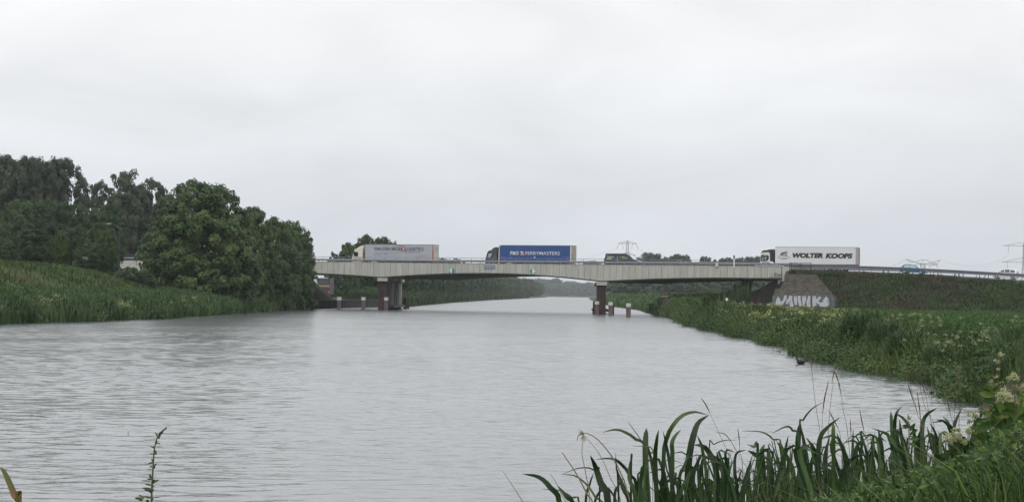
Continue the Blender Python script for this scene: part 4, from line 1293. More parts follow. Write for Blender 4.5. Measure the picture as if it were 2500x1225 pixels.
# local road under the left span, with its traffic
mb = MB()
for a_ in np.arange(300, 760, 10.):
    c0, c1 = float(xl(a_)) - 9, float(xl(a_ + 10)) - 9
    if a_ < 450: c0 = -44 + (a_ - 300) * .0333; c1 = -44 + (a_ - 290) * .0333
    mb.poly([(c0 - 3.2, a_, 1.66), (c0 + 3.2, a_, 1.66), (c1 + 3.2, a_ + 10, 1.66), (c1 - 3.2, a_ + 10, 1.66)])
tag(mb.build('quay_road', asphalt), kind='structure')
p = P(790, 712, 440)
e = empty('lorry', (p.x - 1.28, 440, 1.67), 0, 'dark lorry seen from behind on the quay road under the bridge, with a tan band', 'lorry')
dkb = mat('dark_box_paint', (.05, .045, .055), .6)
mb = MB(); mb.box(0, 2.55, 0, 10, .55, 3.95); tr = mb.build('box_body', dkb, e, bevel=.05)
mb = MB(); mb.box(.05, 2.5, -.02, 0, 2.2, 2.55); mb.build('tan_band', mat('tan_paint', (.30, .25, .14), .6), tr)
mb = MB(); mb.box(.0, 1.9, -.03, 3, 3.95, 4.08); mb.build('pale_roof_edge', offwhite, tr)
mb = MB(); mb.box(-.12, .04, -.05, .15, .8, 3.9); mb.build('pale_corner_post', mat('faded_post', (.35, .33, .28), .6), tr)
for x_ in (.02, 2.25):
    mb = MB(); mb.box(x_, x_ + .3, -.05, 0, .95, 1.35); mb.build('tail_light', mat('bright_red_lamp', (.75, .06, .03), .4), e)
mb = MB(); mb.box(.4, 2.1, -.02, 0, 2.8, 3.6); mb.build('rear_panel', mat('rear_panel_grey', (.08, .075, .085), .5), tr)
for x_ in (.05, 2.2):
    for y_ in (1.2, 8):
        mb = MB(); mb.cyl((x_, y_, .5), .5, .3, 14, 'x'); mb.build('wheel', tyre_m, e)
p = P(744, 708, 470)
def rear_car(px, Y, label, m, py=708):
    p = P(px, py, Y)
    e = empty('car', (p.x - .88, Y, 1.67), 0, label, 'car')
    mb = MB(); mb.hexa([(0, 0, .25), (1.76, 0, .25), (1.76, 4.2, .25), (0, 4.2, .25), (0, .05, .92), (1.76, .05, .92), (1.76, 4.1, .8), (0, 4.1, .8)]); mb.build('body', m, e, bevel=.08, segs=2)
    mb = MB(); mb.hexa([(.06, .1, .9), (1.7, .1, .9), (1.7, 3.1, .88), (.06, 3.1, .88), (.22, .5, 1.42), (1.54, .5, 1.42), (1.54, 2.2, 1.42), (.22, 2.2, 1.42)]); c_ = mb.build('cabin', m, e, bevel=.05)
    mb = MB(); mb.hexa([(.25, .16, .98), (1.51, .16, .98), (1.51, .2, .98), (.25, .2, .98), (.34, .40, 1.34), (1.42, .40, 1.34), (1.42, .44, 1.34), (.34, .44, 1.34)]); mb.build('rear_window', glass_m, c_)
    for x_ in (.04, 1.42):
        mb = MB(); mb.box(x_, x_ + .3, -.04, .05, .68, .9); mb.build('tail_light', MATS['bright_red_lamp'], e)
    for x_ in (.02, 1.54):
        for y_ in (.7, 3.4):
            mb = MB(); mb.cyl((x_, y_, .31), .31, .2, 12, 'x'); mb.build('wheel', tyre_m, e)
rear_car(741, 455, 'white car seen from behind on the quay road, left of the dark lorry', whitecar)
rear_car(690, 430, 'pale car seen between tree trunks on the quay road, farthest left', silver)
# blue and white road sign
p = P(771, 708, 400)
e = empty('road_sign', (p.x, 400, 1.5), 0, 'small blue and white square road sign on the quay beside the dark lorry', 'sign')
mb = MB(); mb.cyl((0, .03, 0), .04, 1.2, 8); mb.build('post', galvdk, e)
mb = MB(); mb.box(-.36, .36, -.02, .02, .95, 1.75); sg = mb.build('plate', white, e)
mb = MB(); mb.box(-.2, .2, -.03, -.02, 1.12, 1.58); mb.build('blue_field', mat('blue_sign_paint', (.03, .14, .42), .5), sg)
mb = MB(); mb.box(-.45, .75, -.05, .3, 0, .42); mb.build('white_base_block', offwhite, e, bevel=.05)

# street lamp before the left trees
p = P(290, 640, 262); zt = P(290, 552, 262).z
e = empty('street_lamp', (p.x, 262, 4.6), 0, 'tall grey street lamp with one curved arm in front of the left trees', 'street lamp')
lm = mat('lamp_grey', (.04, .045, .045), .5)
mb = MB(); mb.bar((0, 0, 0), (0, 0, zt - 4.6 - .4), .09, .06, 8); mb.build('pole', lm, e)
mb = MB(); mb.path([(0, 0, zt - 5.05), (-.1, 0, zt - 4.8), (-.5, 0, zt - 4.5), (-.9, 0, zt - 4.35), (-1.15, 0, zt - 4.33)], .045, 6); mb.build('arm', lm, e)
mb = MB(); mb.path([(-1.0, 0, zt - 4.34), (-1.2, 0, zt - 4.34), (-1.45, 0, zt - 4.37), (-1.6, 0, zt - 4.42)], [.05, .11, .10, .03], 8); mb.build('lamp_head', mat('lamp_head_pale', (.16, .17, .15), .4), e)

# half hidden car on the hill road at the left
p = P(178, 640, 275)
e = empty('car', (p.x, 275, 5.6), .25, 'dark car with a painted windscreen shine, half hidden by bushes on the hill top at the left', 'car')
mb = MB(); mb.prism([(0, .25), (0, .8), (1.0, .9), (3.6, .9), (4.2, .75), (4.2, .25)], 0, 1.7); mb.build('body', dkcar, e, bevel=.06)
mb = MB(); mb.prism([(.4, .88), (.9, 1.38), (2.2, 1.42), (3.0, .9)], .1, 1.6); c_ = mb.build('cabin', dkcar, e, bevel=.05)
mb = MB(); mb.prism([(.7, .95), (1.0, 1.3), (2.1, 1.33), (2.6, .95)], .08, .1); mb.build('side_window', glassl, c_)
mb = MB(); mb.hexa([(2.3, .2, 1.40), (3.0, .2, .95), (3.0, 1.5, .95), (2.3, 1.5, 1.40), (2.34, .2, 1.44), (3.05, .2, .98), (3.05, 1.5, .98), (2.34, 1.5, 1.44)]); mb.build('windscreen', white, c_)  # plain white colour stands in for the shine on the glass
for x_ in (.8, 3.4):
    mb = MB(); mb.cyl((x_, -.02, .31), .31, .2, 14, 'y'); mb.build('wheel', tyre_m, e)
# small post with a white plate on the right bank
p = P(1774, 738, 290)
e = empty('marker_post', (p.x, 290, 0.9), 0, 'small white plate on a thin post in the grass before the abutment', 'marker post')
zt = P(1774, 728, 290).z
mb = MB(); mb.cyl((0, 0, 0), .04, zt - .9 - .2, 8); mb.build('post', galvdk, e)
mb = MB(); mb.box(-.14, .14, -.04, -.01, zt - .9 - .3, zt - .9 + .06); mb.build('plate', white, e)
# broken brown stump in the reeds
p = P(1625, 730, 318)
e = empty('tree_stump', (p.x, 318, .3), 0, 'brown broken stump rising from the reeds on the right bank', 'stump')
zt = P(1625, 724, 318).z - .3
mb = MB(); mb.bar((0, 0, -.5), (.05, 0, zt), .62, .42, 9); mb.build('stump', mat('rotten_wood', (.055, .04, .033), .95, var=.4, scale=3), e, bevel=.05)
mb = MB(); mb.hexa([(-.7, -.3, zt - .05), (.6, -.3, zt + .05), (.6, .3, zt + .05), (-.7, .3, zt - .05), (-.55, -.25, zt + .12), (.5, -.25, zt + .18), (.5, .25, zt + .18), (-.55, .25, zt + .12)]); mb.build('broken_top', mat('pale_rotten_wood', (.16, .12, .10), .95), e)

# ================================================================== pylons and wires
pyl = mat('pylon_steel', (.27, .28, .30), .6, metal=.2)
def lattice(mb, p0, p1, w0, w1, n, r):
    for k in range(n):
        t0, t1 = k / n, (k + 1) / n
        a0 = p0.lerp(p1, t0); a1 = p0.lerp(p1, t1); wa = w0 + (w1 - w0) * t0; wb = w0 + (w1 - w0) * t1
        c0 = [a0 + Vector((sx_ * wa, sy * wa, 0)) for sx_, sy in ((-1, -1), (1, -1), (1, 1), (-1, 1))]
        c1 = [a1 + Vector((sx_ * wb, sy * wb, 0)) for sx_, sy in ((-1, -1), (1, -1), (1, 1), (-1, 1))]
        for i in range(4):
            mb.bar(c0[i], c1[i], r, n=4)
            mb.bar(c0[i], c1[(i + 1) % 4], r * .7, n=3); mb.bar(c0[(i + 1) % 4], c1[i], r * .7, n=3)
def pylon(label, px, pytop, Y, kind, armpx=24, arms=()):
    pt = P(px, pytop, Y); H_ = pt.z - 1
    e = empty('pylon', (pt.x, Y, 1), 0, label, 'pylon', 'electricity pylons on the horizon')
    r = .13 * Y / 1500
    mb = MB(); lattice(mb, Vector((0, 0, 0)), Vector((0, 0, H_ * .62)), 3.4, 1.0, 7, r); lattice(mb, Vector((0, 0, H_ * .62)), Vector((0, 0, H_ * .97)), 1.0, .8, 7, r)
    mb.bar((0, 0, H_ * .95), (0, 0, H_), r)
    mb.build('tower', pyl, e)
    for (zpx, hw, rise) in arms:      # zpx = photo y of the arm, hw = half width in px
        z_ = P(px, zpx, Y).z - 1; hw_ = hw * Y / F
        mb = MB()
        for sgn in (-1, 1):
            mb.bar((0, -.6, z_), (sgn * hw_, 0, z_ + rise * .0), r * 1.2); mb.bar((0, .6, z_), (sgn * hw_, 0, z_), r)
            zt_ = z_ + abs(rise)
            for k in range(5):
                t0, t1 = k / 5, (k + 1) / 5
                mb.bar((sgn * hw_ * t0, 0, zt_ + (z_ - zt_) * t0), (sgn * hw_ * t1, 0, zt_ + (z_ - zt_) * t1), r * .9)
                mb.bar((sgn * hw_ * t0, 0, zt_ + (z_ - zt_) * t0), (sgn * hw_ * t1, 0, z_), r * .6)
        mb.build('crossarm', pyl, e)
        for sgn in (-1, 1):
            for fr_ in (.55, 1.0):
                mb = MB(); x_ = sgn * hw_ * (.82 if fr_ == 1 else .62)
                if kind == 'vee': mb.bar((x_ - sgn * (.4 if fr_ < 1 else -.1), 0, z_), (x_ - sgn * (1.8 if fr_ < 1 else -2.0), 0, z_ - 4), r * .9)
                else: mb.bar((sgn * hw_ * .74, 0, z_), (sgn * hw_ * .74, 0, z_ - 4.5), r * .9)
                mb.build('insulator', pyl, e)
                if kind != 'vee': break
    return e, H_
pylon('far pylon rising behind the black van, with one broad arched crossarm', 1532, 586, 1500, 'vee', arms=((594.5, 24, 2.0), (623, 21, 2.2)))
pylon('large pylon cut by the right edge of the photo with two stacked crossarms', 2502, 590, 1350, 'drop', arms=((600.5, 54, 2.6), (640.5, 56, 3.2)))
# the pylon with raised wings
pt = P(2253, 631, 1300); H_ = pt.z - 1
e = empty('pylon', (pt.x, 1300, 1), 0, 'low pylon with raised winged arms right of the blue car', 'pylon', 'electricity pylons on the horizon')
mb = MB(); lattice(mb, Vector((0, 0, 0)), Vector((0, 0, H_ * .55)), 3, 1.1, 5, .12); lattice(mb, Vector((0, 0, H_ * .55)), Vector((0, 0, H_ * .9)), 1.1, 1.3, 5, .1); mb.bar((0, 0, H_ * .88), (0, 0, H_), .1); mb.build('tower', pyl, e)
def z5(x, y):
    q = P(2180 + x / 7.8125, 600 + y / 7.8125, 1300); return (q.x - pt.x, 0, q.z - 1)
mb = MB()
for a, b in (((250, 252), (560, 350)), ((250, 252), (420, 305)), ((250, 252), (330, 312)), ((330, 312), (420, 305)), ((900, 272), (620, 350)), ((900, 272), (740, 320)), ((900, 272), (845, 345)), ((845, 345), (740, 320)), ((420, 305), (540, 270)), ((540, 270), (630, 270)), ((630, 270), (740, 320))):
    mb.bar(z5(*a), z5(*b), .15, n=4)
mb.build('wing_arm', pyl, e)
mb = MB()
for a, b in (((440, 345), (730, 353)), ((730, 353), (830, 350)), ((700, 375), (825, 355)), ((825, 350), (855, 385)), ((690, 385), (715, 415)), ((855, 385), (835, 410)), ((440, 345), (425, 375))):
    mb.bar(z5(*a), z5(*b), .15, n=4)
mb.build('lower_arm', pyl, e)
# wires
wire_m = mat('wire_grey', (.22, .23, .25), .6)
def wire(a, b, sag, label, n=16):
    pts = []
    for k in range(n + 1):
        t_ = k / n; q = a.lerp(b, t_); q.z -= sag * 4 * t_ * (1 - t_); pts.append(q)
    e = empty('power_line', a, 0, label, 'cable', 'overhead power lines between the pylons')
    mb = MB(); mb.path(pts, .055, 3); wparent(mb.build('cable', wire_m, e), e)
A = P(1509, 605, 1500); B = P(1556, 605, 1500)
wire(P(1100, 660, 2100), A, 10, 'faint power line falling left from the pylon behind the van')
wire(B, P(2214, 634, 1300), 24, 'power line sagging right from the far pylon toward the winged pylon')
wire(P(1560, 628, 1500), P(2240, 648, 1300), 22, 'lower power line between the far pylon and the winged pylon')
wire(P(2297, 634, 1300), P(2460, 625, 1350), 5, 'power line from the winged pylon up to the large pylon')
wire(P(2402, 656, 1300), P(2460, 622, 1350), .5, 'short power line rising to the insulator of the right edge pylon')
# ================================================================== trees
leaf_dark = leafmat('dark_leaves', (.011, .024, .007), (.028, .058, .015), (.068, .12, .032), nscale=.12)
leaf_mid = leafmat('mid_leaves', (.014, .032, .009), (.038, .076, .019), (.10, .155, .04), nscale=.12)
leaf_grey = leafmat('greyish_leaves', (.016, .025, .014), (.035, .052, .026), (.085, .105, .05), nscale=.15)
bark = mat('bark', (.05, .042, .034), .95, var=.3, scale=3, streak=(1, 1, .3), spec=.1)
def dome(t): return .5 * max(0.0, 1 - max(0.0, (t - .1) / .91) ** 2.7) ** .5 * (.9 if t < .06 else 1)
def dome2(t): return .5 * max(.0, math.sin(math.pi * min(1, (t * .90 + .12)))) ** .6
def poplar(t): return .5 * (max(0, 1 - abs((t - .55) / .47) ** 2.6) ** .5 if .08 < t < 1 else 0)
def lowtree(t): return .5 * (max(0.0, math.sin(math.pi * min(1, max(0, (t - .02) * 1.0)))) ** .5)
SH = {
 'round_a': (crown_mesh('crown', 1, dome, 520, 52000, .031, (.035, .075), .35), dome),
 'round_b': (crown_mesh('crown', 2, dome2, 420, 40000, .034, (.035, .08), .35), dome2),
 'poplar_dense': (crown_mesh('crown', 3, poplar, 480, 46000, .028, (.03, .065), .4, vstretch=1.1), poplar),
 'open': (crown_mesh('crown', 4, dome2, 210, 24000, .033, (.045, .09), .25, gap=.34, vstretch=.9), poplar),
 'mid_a': (crown_mesh('crown', 5, lowtree, 260, 22000, .036, (.04, .085), .35), lowtree),
 'mid_b': (crown_mesh('crown', 6, dome2, 240, 20000, .038, (.04, .09), .35), dome2),
 'far_a': (crown_mesh('crown', 7, lowtree, 120, 8000, .055, (.05, .10), .4), lowtree),
 'far_b': (crown_mesh('crown', 8, dome2, 110, 7000, .06, (.05, .11), .4), dome2),
 'far_c': (crown_mesh('crown', 9, poplar, 100, 7000, .05, (.045, .085), .4, vstretch=1.5), poplar),
}
TR = {k: trunk_mesh('trunk', 10 + i, v[1], z1=.8, r=(.02 if k[:3] != 'far' else .018), limbs=8 if k[:3] != 'far' else 5) for i, (k, v) in enumerate(SH.items())}
for tm in TR.values(): tm.materials.append(bark)
for (k, (me, _)) in list(SH.items()): me.materials.append(leaf_dark)
def crown_obj(name, k, lm_, parent):
    c_ = link(name, SH[k][0], parent)
    c_.material_slots[0].link = 'OBJECT'; c_.material_slots[0].material = lm_
    return c_
def tree(kind, lm_, cx, top, wpx, Y, label, group=None, zg=None, name='tree', rot=None, cat='tree'):
    p = P(cx, top, Y)
    if zg is None: zg = float(ground_z(p.x, Y)) - .2
    h = p.z - zg; wd = wpx * Y / F
    e = empty(name, (p.x, Y, zg), random.uniform(0, 6.28) if rot is None else rot, label, cat, group)
    e.scale = (wd, wd, h)
    t_ = link('trunk', TR[kind], e); c_ = crown_obj('crown', kind, lm_, e)
    return e
# the four round trees on the left bank
GL = 'broad trees on the left bank before the bridge'
tree('round_a', leaf_mid, 492, 447, 268, 283, 'largest round bushy tree on the left bank, its crown reaching the reeds', GL, rot=.4)
tree('round_b', leaf_dark, 420, 500, 150, 290, 'rounded shoulder tree joined to the left side of the largest tree', GL, rot=1.0, zg=1.4)
tree('round_b', leaf_mid, 618, 505, 140, 305, 'bushy tree just right of the largest round tree', GL, rot=2.0)
tree('round_b', leaf_mid, 670, 530, 135, 322, 'lower bushy tree, second from the bridge on the left bank', GL, rot=3.3)
tree('round_a', leaf_mid, 713, 543, 118, 336, 'bushy tree nearest to the left end of the bridge', GL, rot=4.4)
tree('mid_a', leaf_mid, 742, 590, 62, 342, 'slender low tree leaning over the water right at the bridge', GL, rot=5.0)
# tall poplars far left
GP = 'tall dense poplars at the far left'
for k, (cx, top, wd, Y, lb) in enumerate(((-70, 392, 190, 436, 'tall dense poplar at the photo edge, leftmost of the dark row'), (12, 386, 170, 428, 'tall dense poplar, second in the dark row at far left'), (85, 392, 150, 432, 'tall dense poplar in the middle of the far left row'),
                                  (140, 394, 150, 426, 'tall dense poplar at the right end of the far left row'))):
    tree('poplar_dense', leaf_grey, cx, top, wd, Y, lb, GP)
GO = 'airy tall trees behind the left wood'
tree('open', leaf_grey, 240, 436, 84, 400, 'thin airy tree just right of the dark poplars', GO)
tree('open', leaf_grey, 305, 410, 150, 396, 'tallest airy tree with gaps of sky left of the big round tree', GO, rot=.3)
tree('open', leaf_grey, 372, 430, 110, 404, 'airy tree reaching over the left shoulder of the big round tree', GO, rot=2)
tree('open', leaf_grey, 338, 440, 130, 420, 'airy tree standing behind the tallest airy tree', GO, rot=4)
# middle layer
GM = 'mid height trees of the left wood'
for k, (cx, top, wd, Y, lb) in enumerate((
  (-20, 500, 130, 350, 'mid height dark tree at the photo edge below the poplars'), (52, 492, 120, 345, 'mid height dark tree under the second poplar'), (112, 480, 120, 352, 'mid height tree with a pointed top under the right poplars'),
  (170, 496, 110, 348, 'mid height tree below the gap between poplars and airy tree'), (225, 505, 110, 344, 'mid height tree behind the bushes left of the street lamp'), (266, 498, 90, 350, 'mid height tree right behind the street lamp'),
  (312, 510, 110, 425, 'dark tree beyond the road rail between street lamp and round tree'), (362, 520, 100, 430, 'dark tree beyond the road rail touching the big round tree'), (410, 505, 100, 432, 'dark tree hidden behind the left of the big round tree'))):
    tree('mid_a' if k % 2 else 'mid_b', leaf_dark, cx, top, wd, Y, lb, GM, zg=3.0)
for k, (cx, top, wd, Y) in enumerate(((-10, 545, 90, 300), (60, 535, 90, 310), (130, 545, 80, 300), (190, 550, 90, 305), (245, 545, 80, 298))):
    tree('mid_b' if k % 2 else 'mid_a', leaf_dark, cx, top, wd, Y, ('low tree in the shaded wood edge at the photo edge', 'low tree in the shaded wood edge below the poplars', 'low tree in the shaded wood edge behind the sapling', 'low tree in the shaded wood edge behind the hidden car', 'low tree in the shaded wood edge left of the lamp')[k], 'low trees along the shaded wood edge', zg=4.5)
herb_green = leafmat('thicket_leaves', (.012, .028, .010), (.034, .070, .024), (.085, .14, .05), nscale=.3)
# bushes on the hill
GB = 'dark bushes on top of the left hill'
for k, (kind, lm_, cx, top, wd, Y, lb) in enumerate((
  ('mid_b', leaf_dark, 10, 582, 80, 262, 'dark bush on the hill top at the photo edge'), ('mid_a', leaf_dark, 75, 560, 95, 258, 'large dark bush on the hill top below the poplars'), ('mid_a', leaf_mid, 150, 565, 42, 256, 'slim lighter green sapling on the hill top left of the hidden car'),
  ('mid_b', leaf_dark, 222, 588, 75, 254, 'dark spreading bush on the hill top right of the hidden car'), ('mid_a', leaf_mid, 258, 562, 62, 256, 'taller green bush on the hill top left of the street lamp'))):
    tree(kind, lm_, cx, top, wd, Y, lb, GB, name='bush', cat='bush', zg=4.9)
tree('mid_b', herb_green, 316, 650, 76, 268, 'low green thicket below the street lamp, hiding the foot of the concrete wall', GB, name='bush', cat='bush', zg=3.2)
tree('mid_a', herb_green, 352, 662, 60, 270, 'low green thicket where the concrete wall meets the big round tree', GB, name='bush', cat='bush', zg=2.6)
# trees beyond the bridge, left bank
GR = 'trees rising behind the bridge at the first lorry'
for k, (kind, cx, top, wd, Y, lb) in enumerate((
  ('open', 815, 612, 46, 470, 'small airy tree behind the deck left of the cream cab'), ('round_b', 850, 592, 70, 480, 'tree behind the deck just left of the cream cab'), ('round_b', 893, 573, 88, 490, 'highest tree behind the cream cab lorry'),
  ('mid_a', 932, 580, 62, 500, 'tree top showing above the front of the grey trailer'), ('open', 958, 586, 50, 505, 'airy tree top peeping over the grey trailer'), ('mid_b', 980, 612, 70, 520, 'tree hidden behind the grey trailer'))):
    tree(kind, leaf_grey if k in (0, 4) else leaf_mid, cx, top, wd, Y, lb, GR)
# rows along the canal beyond the bridge: nothing tells their members apart
rt = random.Random(21)
Y = 545; k = 0
while Y < 2100:
    X = float(xl(Y)) - rt.uniform(7, 10)
    if Y < 600: X -= 3
    zt = 3.1 + rt.uniform(9.0, 12.5) * (.92 if Y < 700 else 1)
    d = Vector((X, Y, zt))
    kind = rt.choice(('mid_a', 'mid_b', 'far_a', 'far_b') if Y < 800 else ('far_a', 'far_b', 'far_c'))
    e = empty('tree', (X, Y, 1.0), rt.uniform(0, 6), 'tree in the dense row lining the left bank beyond the bridge', 'tree', 'trees lining the left bank beyond the bridge')
    wd = rt.uniform(10, 14); e.scale = (wd, wd, zt - .6)
    link('trunk', TR[kind], e); crown_obj('crown', kind, leaf_mid if k % 3 else leaf_dark, e)
    # second rank
    if Y < 720:
        Y *= 1.0 + rt.uniform(.014, .02); k += 1; continue
    e = empty('tree', (X - rt.uniform(9, 13), Y + 5, 1.0), rt.uniform(0, 6), 'tree in the dense row lining the left bank beyond the bridge', 'tree', 'trees lining the left bank beyond the bridge')
    e.scale = (wd, wd, zt + rt.uniform(-.5, 1.2))
    link('trunk', TR['far_b'], e); crown_obj('crown', 'far_b', leaf_dark, e)
    Y *= 1.0 + rt.uniform(.014, .02); k += 1
# far wood closing the canal
for k in range(60):
    px = 1262 + 330 * (k + rt.uniform(-.3, .3)) / 60
    Y = rt.uniform(3300, 4000)
    p = P(px, 720, Y)
    h = rt.uniform(18, 25) + (5.0 if px < 1360 else 0) + (1.5 if px > 1480 else 0)
    kind = rt.choice(('far_a', 'far_b')); wd = rt.uniform(22, 34)
    e = empty('tree', (p.x, Y, .5), rt.uniform(0, 6), 'hazy distant tree in the wood that closes the canal view', 'tree', 'hazy far wood at the end of the canal')
    e.scale = (wd, wd, h); link('trunk', TR[kind], e); crown_obj('crown', kind, leaf_dark, e)
# right side rows beyond the bridge
GQ = 'poplar row beyond the bridge at the right'
rows = [(1532, 662, 36), (1556, 640, 40), (1586, 618, 56), (1608, 620, 50), (1637, 625, 46), (1662, 622, 50), (1684, 634, 34), (1703, 640, 24), (1723, 627, 30), (1748, 632, 40), (1772, 630, 38), (1786, 632, 36), (1808, 626, 42), (1832, 628, 40), (1856, 627, 44), (1884, 628, 44), (1915, 630, 44), (1945, 634, 44)]
qlab = ['leftmost tree of the poplar row, its edge fading beside the right pier', 'low tree of the poplar row directly behind the nose of the black van', 'first high rounded tree of the poplar row right of the black van', 'flat topped tree of the poplar row at the right of the first hump',
 'tree opening the second hump of the poplar row', 'tree closing the second hump of the poplar row', 'low tree in the dip after the second hump of the poplar row', 'smallest tree of the poplar row, in the gap before the junction box', 'narrow pointed tree of the poplar row left above the junction box',
 'tree of the poplar row directly above the junction box', 'tree of the poplar row halfway from junction box to white pole', 'tree of the poplar row just left of the white pole', 'tree of the poplar row just right of the white pole', 'tree of the poplar row above the silver car',
 'tree of the poplar row touching the black and white cab', 'tree of the poplar row hidden behind the black and white cab', 'tree of the poplar row seen under the deck beside the abutment', 'last tree of the poplar row, behind the abutment slope']
for qi, (cx, top, wd) in enumerate(rows):
    Y = rt.uniform(1040, 1120)
    tree('mid_b' if rt.random() < .5 else 'mid_a', leaf_grey, cx, top, wd * 1.6, Y, qlab[qi], GQ, zg=1.0)
for k in range(20):
    cx = 1525 + 21 * k; Y = rt.uniform(960, 1010)
    p = P(cx, 700, Y)
    e = empty('tree', (p.x, Y, 1.0), rt.uniform(0, 6), 'lower tree under the poplar row seen beneath the right span', 'tree', 'lower trees beneath the poplar row')
    e.scale = (19, 19, rt.uniform(12, 15.5)); kk = rt.choice(('far_a', 'far_b', 'mid_b')); link('trunk', TR[kk], e); crown_obj('crown', kk, leaf_dark, e)
# trees over the field behind (hazy, far right horizon is open)
for k in range(22):
    cx = 1250 + rt.uniform(0, 330); Y = rt.uniform(4100, 4600); p = P(cx, 700, Y)
    e = empty('tree', (p.x, Y, .5), rt.uniform(0, 6), 'hazy distant tree in the wood that closes the canal view', 'tree', 'hazy far wood at the end of the canal')
    e.scale = (42, 42, rt.uniform(27, 34)); link('trunk', TR['far_b'], e); crown_obj('crown', 'far_b', leaf_dark, e)

# ================================================================== bank vegetation
grass_a = leafmat('bank_grass', (.010, .024, .006), (.032, .066, .014), (.10, .145, .036), nscale=.16, transl=.3)
reed_m = leafmat('reed_leaves', (.014, .033, .011), (.044, .088, .027), (.11, .17, .06), nscale=.18, transl=.3)
brown_m = leafmat('dry_weeds', (.026, .024, .014), (.05, .043, .026), (.09, .075, .045), nscale=.3, transl=.2)
herb_m = leafmat('herb_leaves', (.010, .026, .006), (.034, .070, .014), (.10, .15, .034), nscale=.3, transl=.3)
flower_m = leafmat('meadowsweet_petals', (.20, .21, .10), (.34, .34, .19), (.50, .49, .33), nscale=.5, transl=.2)
flower_y = leafmat('yellowish_petals', (.26, .26, .08), (.38, .37, .15), (.50, .48, .24), nscale=.5, transl=.2)
def scatter(n, x0f, x1f, y0, y1, ybias=1.0, rng=RNG):
    u = rng.uniform(0, 1, n) ** ybias
    Y = y0 + (y1 - y0) * u
    a, b = x0f(Y), x1f(Y)
    X = a + (b - a) * rng.uniform(0, 1, n)
    return X, Y
def clumpy(X, Y, sc, seed):
    return .5 + .5 * np.sin(X / sc + seed + 1.3 * np.sin(Y / sc * .7)) * np.sin(Y / sc * 1.1 + seed * 1.7 + np.sin(X / sc * .9))
def stuff(o, label):
    return tag(o, label, None, None, 'stuff')
rng = np.random.default_rng(5)
# left bank reeds
X, Y = scatter(44000, lambda y: xl(y) - 7, lambda y: xl(y) + .55, 140, 352, 1.0, rng)
d = xl(Y) - X
H = (1.15 + 1.1 * clumpy(X, Y, 1.9, 1) * (.5 + .5 * clumpy(X, Y, 5.3, 3))) * np.interp(d, [-.6, .6, 5, 7], [.8, 1.15, 1.0, .6])
Z = np.maximum(ground_z(X, Y), -.12)
stuff(blades('reeds', np.stack([X, Y, Z], 1), H, rng.uniform(.06, .13, len(X)), lean=.35, m=reed_m, rng=rng), 'dense bluish green reeds along the left waterline')
# second band of greener grass and the hill itself
X, Y = scatter(38000, lambda y: xl(y) - 36, lambda y: xl(y) - 5, 150, 345, .9, rng)
vis = (Y - 150) > (-(X + 42)) * 1.0
X, Y = X[vis], Y[vis]
H = .35 + .35 * clumpy(X, Y, 3.0, 4)
stuff(blades('hill_grass', np.stack([X, Y, ground_z(X, Y)], 1), H, rng.uniform(.07, .14, len(X)), lean=.6, m=grass_a, rng=rng), 'rough green grass covering the left hill')
# left bank bushy herbs and flowers
def herb_patch(name, pts, rad, n, leaf, m, label, tintb=0.0, rng=rng, hgt=1.0):
    """many small leafy domes joined"""
    pts = np.asarray(pts, float); k = len(pts)
    ci = rng.integers(0, k, n)
    dd = rng.normal(size=(n, 3)); dd /= np.linalg.norm(dd, axis=1, keepdims=True); dd[:, 2] = np.abs(dd[:, 2])
    r = rad[ci] if hasattr(rad, '__len__') else np.full(n, rad)
    pos = pts[ci] + dd * (r * rng.uniform(.4, 1.08, n))[:, None] * np.array([1, 1, hgt])
    V, Fc, tn = leafquads(pos, dd + rng.normal(size=(n, 3)) * .5 + [0, -.2, .3], leaf * rng.uniform(.6, 1.4, n), np.clip(rng.uniform(0, .4, n) + .65 * (rng.uniform(0, 1, k) ** 1.3)[ci] + tintb, 0, 1), rng)
    return stuff(link(name, npmesh(name, V, Fc, tn), None, m), label)
X, Y = scatter(260, lambda y: xl(y) - 3.5, lambda y: xl(y) + .4, 142, 352, 1.0, rng)
herb_patch('undergrowth', np.stack([X, Y, np.maximum(ground_z(X, Y), 0)], 1), rng.uniform(.8, 1.7, 260), 40000, .2, herb_m, 'leafy undergrowth among the reeds on the left bank', hgt=1.2)
def flowers(name, Xc, Yc, Zc, n_per, spread, size, m, label, rng=rng):
    k = len(Xc); n = k * n_per; ci = np.repeat(np.arange(k), n_per)
    pos = np.stack([Xc, Yc, Zc], 1)[ci] + rng.normal(size=(n, 3)) * np.array([1, 1, .55]) * spread
    V, Fc, tn = leafquads(pos, rng.normal(size=(n, 3)) + [0, -.6, .8], size * rng.uniform(.6, 1.3, n), rng.uniform(0, 1, n), rng, aspect=.8)
    return stuff(link(name, npmesh(name, V, Fc, tn), None, m), label)
# flowers of the left bank where the photograph has them
fx = []; 
for (cx, cy, n_, sx_, sy_) in ((115, 735, 22, 30, 14), (190, 745, 10, 20, 10), (240, 748, 8, 20, 8), (310, 742, 16, 14, 12), (480, 735, 18, 30, 10), (530, 740, 6, 12, 6), (10, 760, 8, 18, 10)):
    for q in range(n_):
        px, py = cx + rng.normal() * sx_, cy + rng.normal() * sy_ * .6
        Yq = np.interp(px, [0, 400, 750], [173, 213, 340]) + rng.uniform(.3, 1.5)
        p = P(px, py, Yq); fx.append((p.x, p.y, min(max(p.z, .5), 2.4)))
fx = np.array(fx)
flowers('bank_flowers', fx[:, 0], fx[:, 1], fx[:, 2], 14, .14, .085, flower_y, 'pale yellow flowers dotted through the left bank reeds')

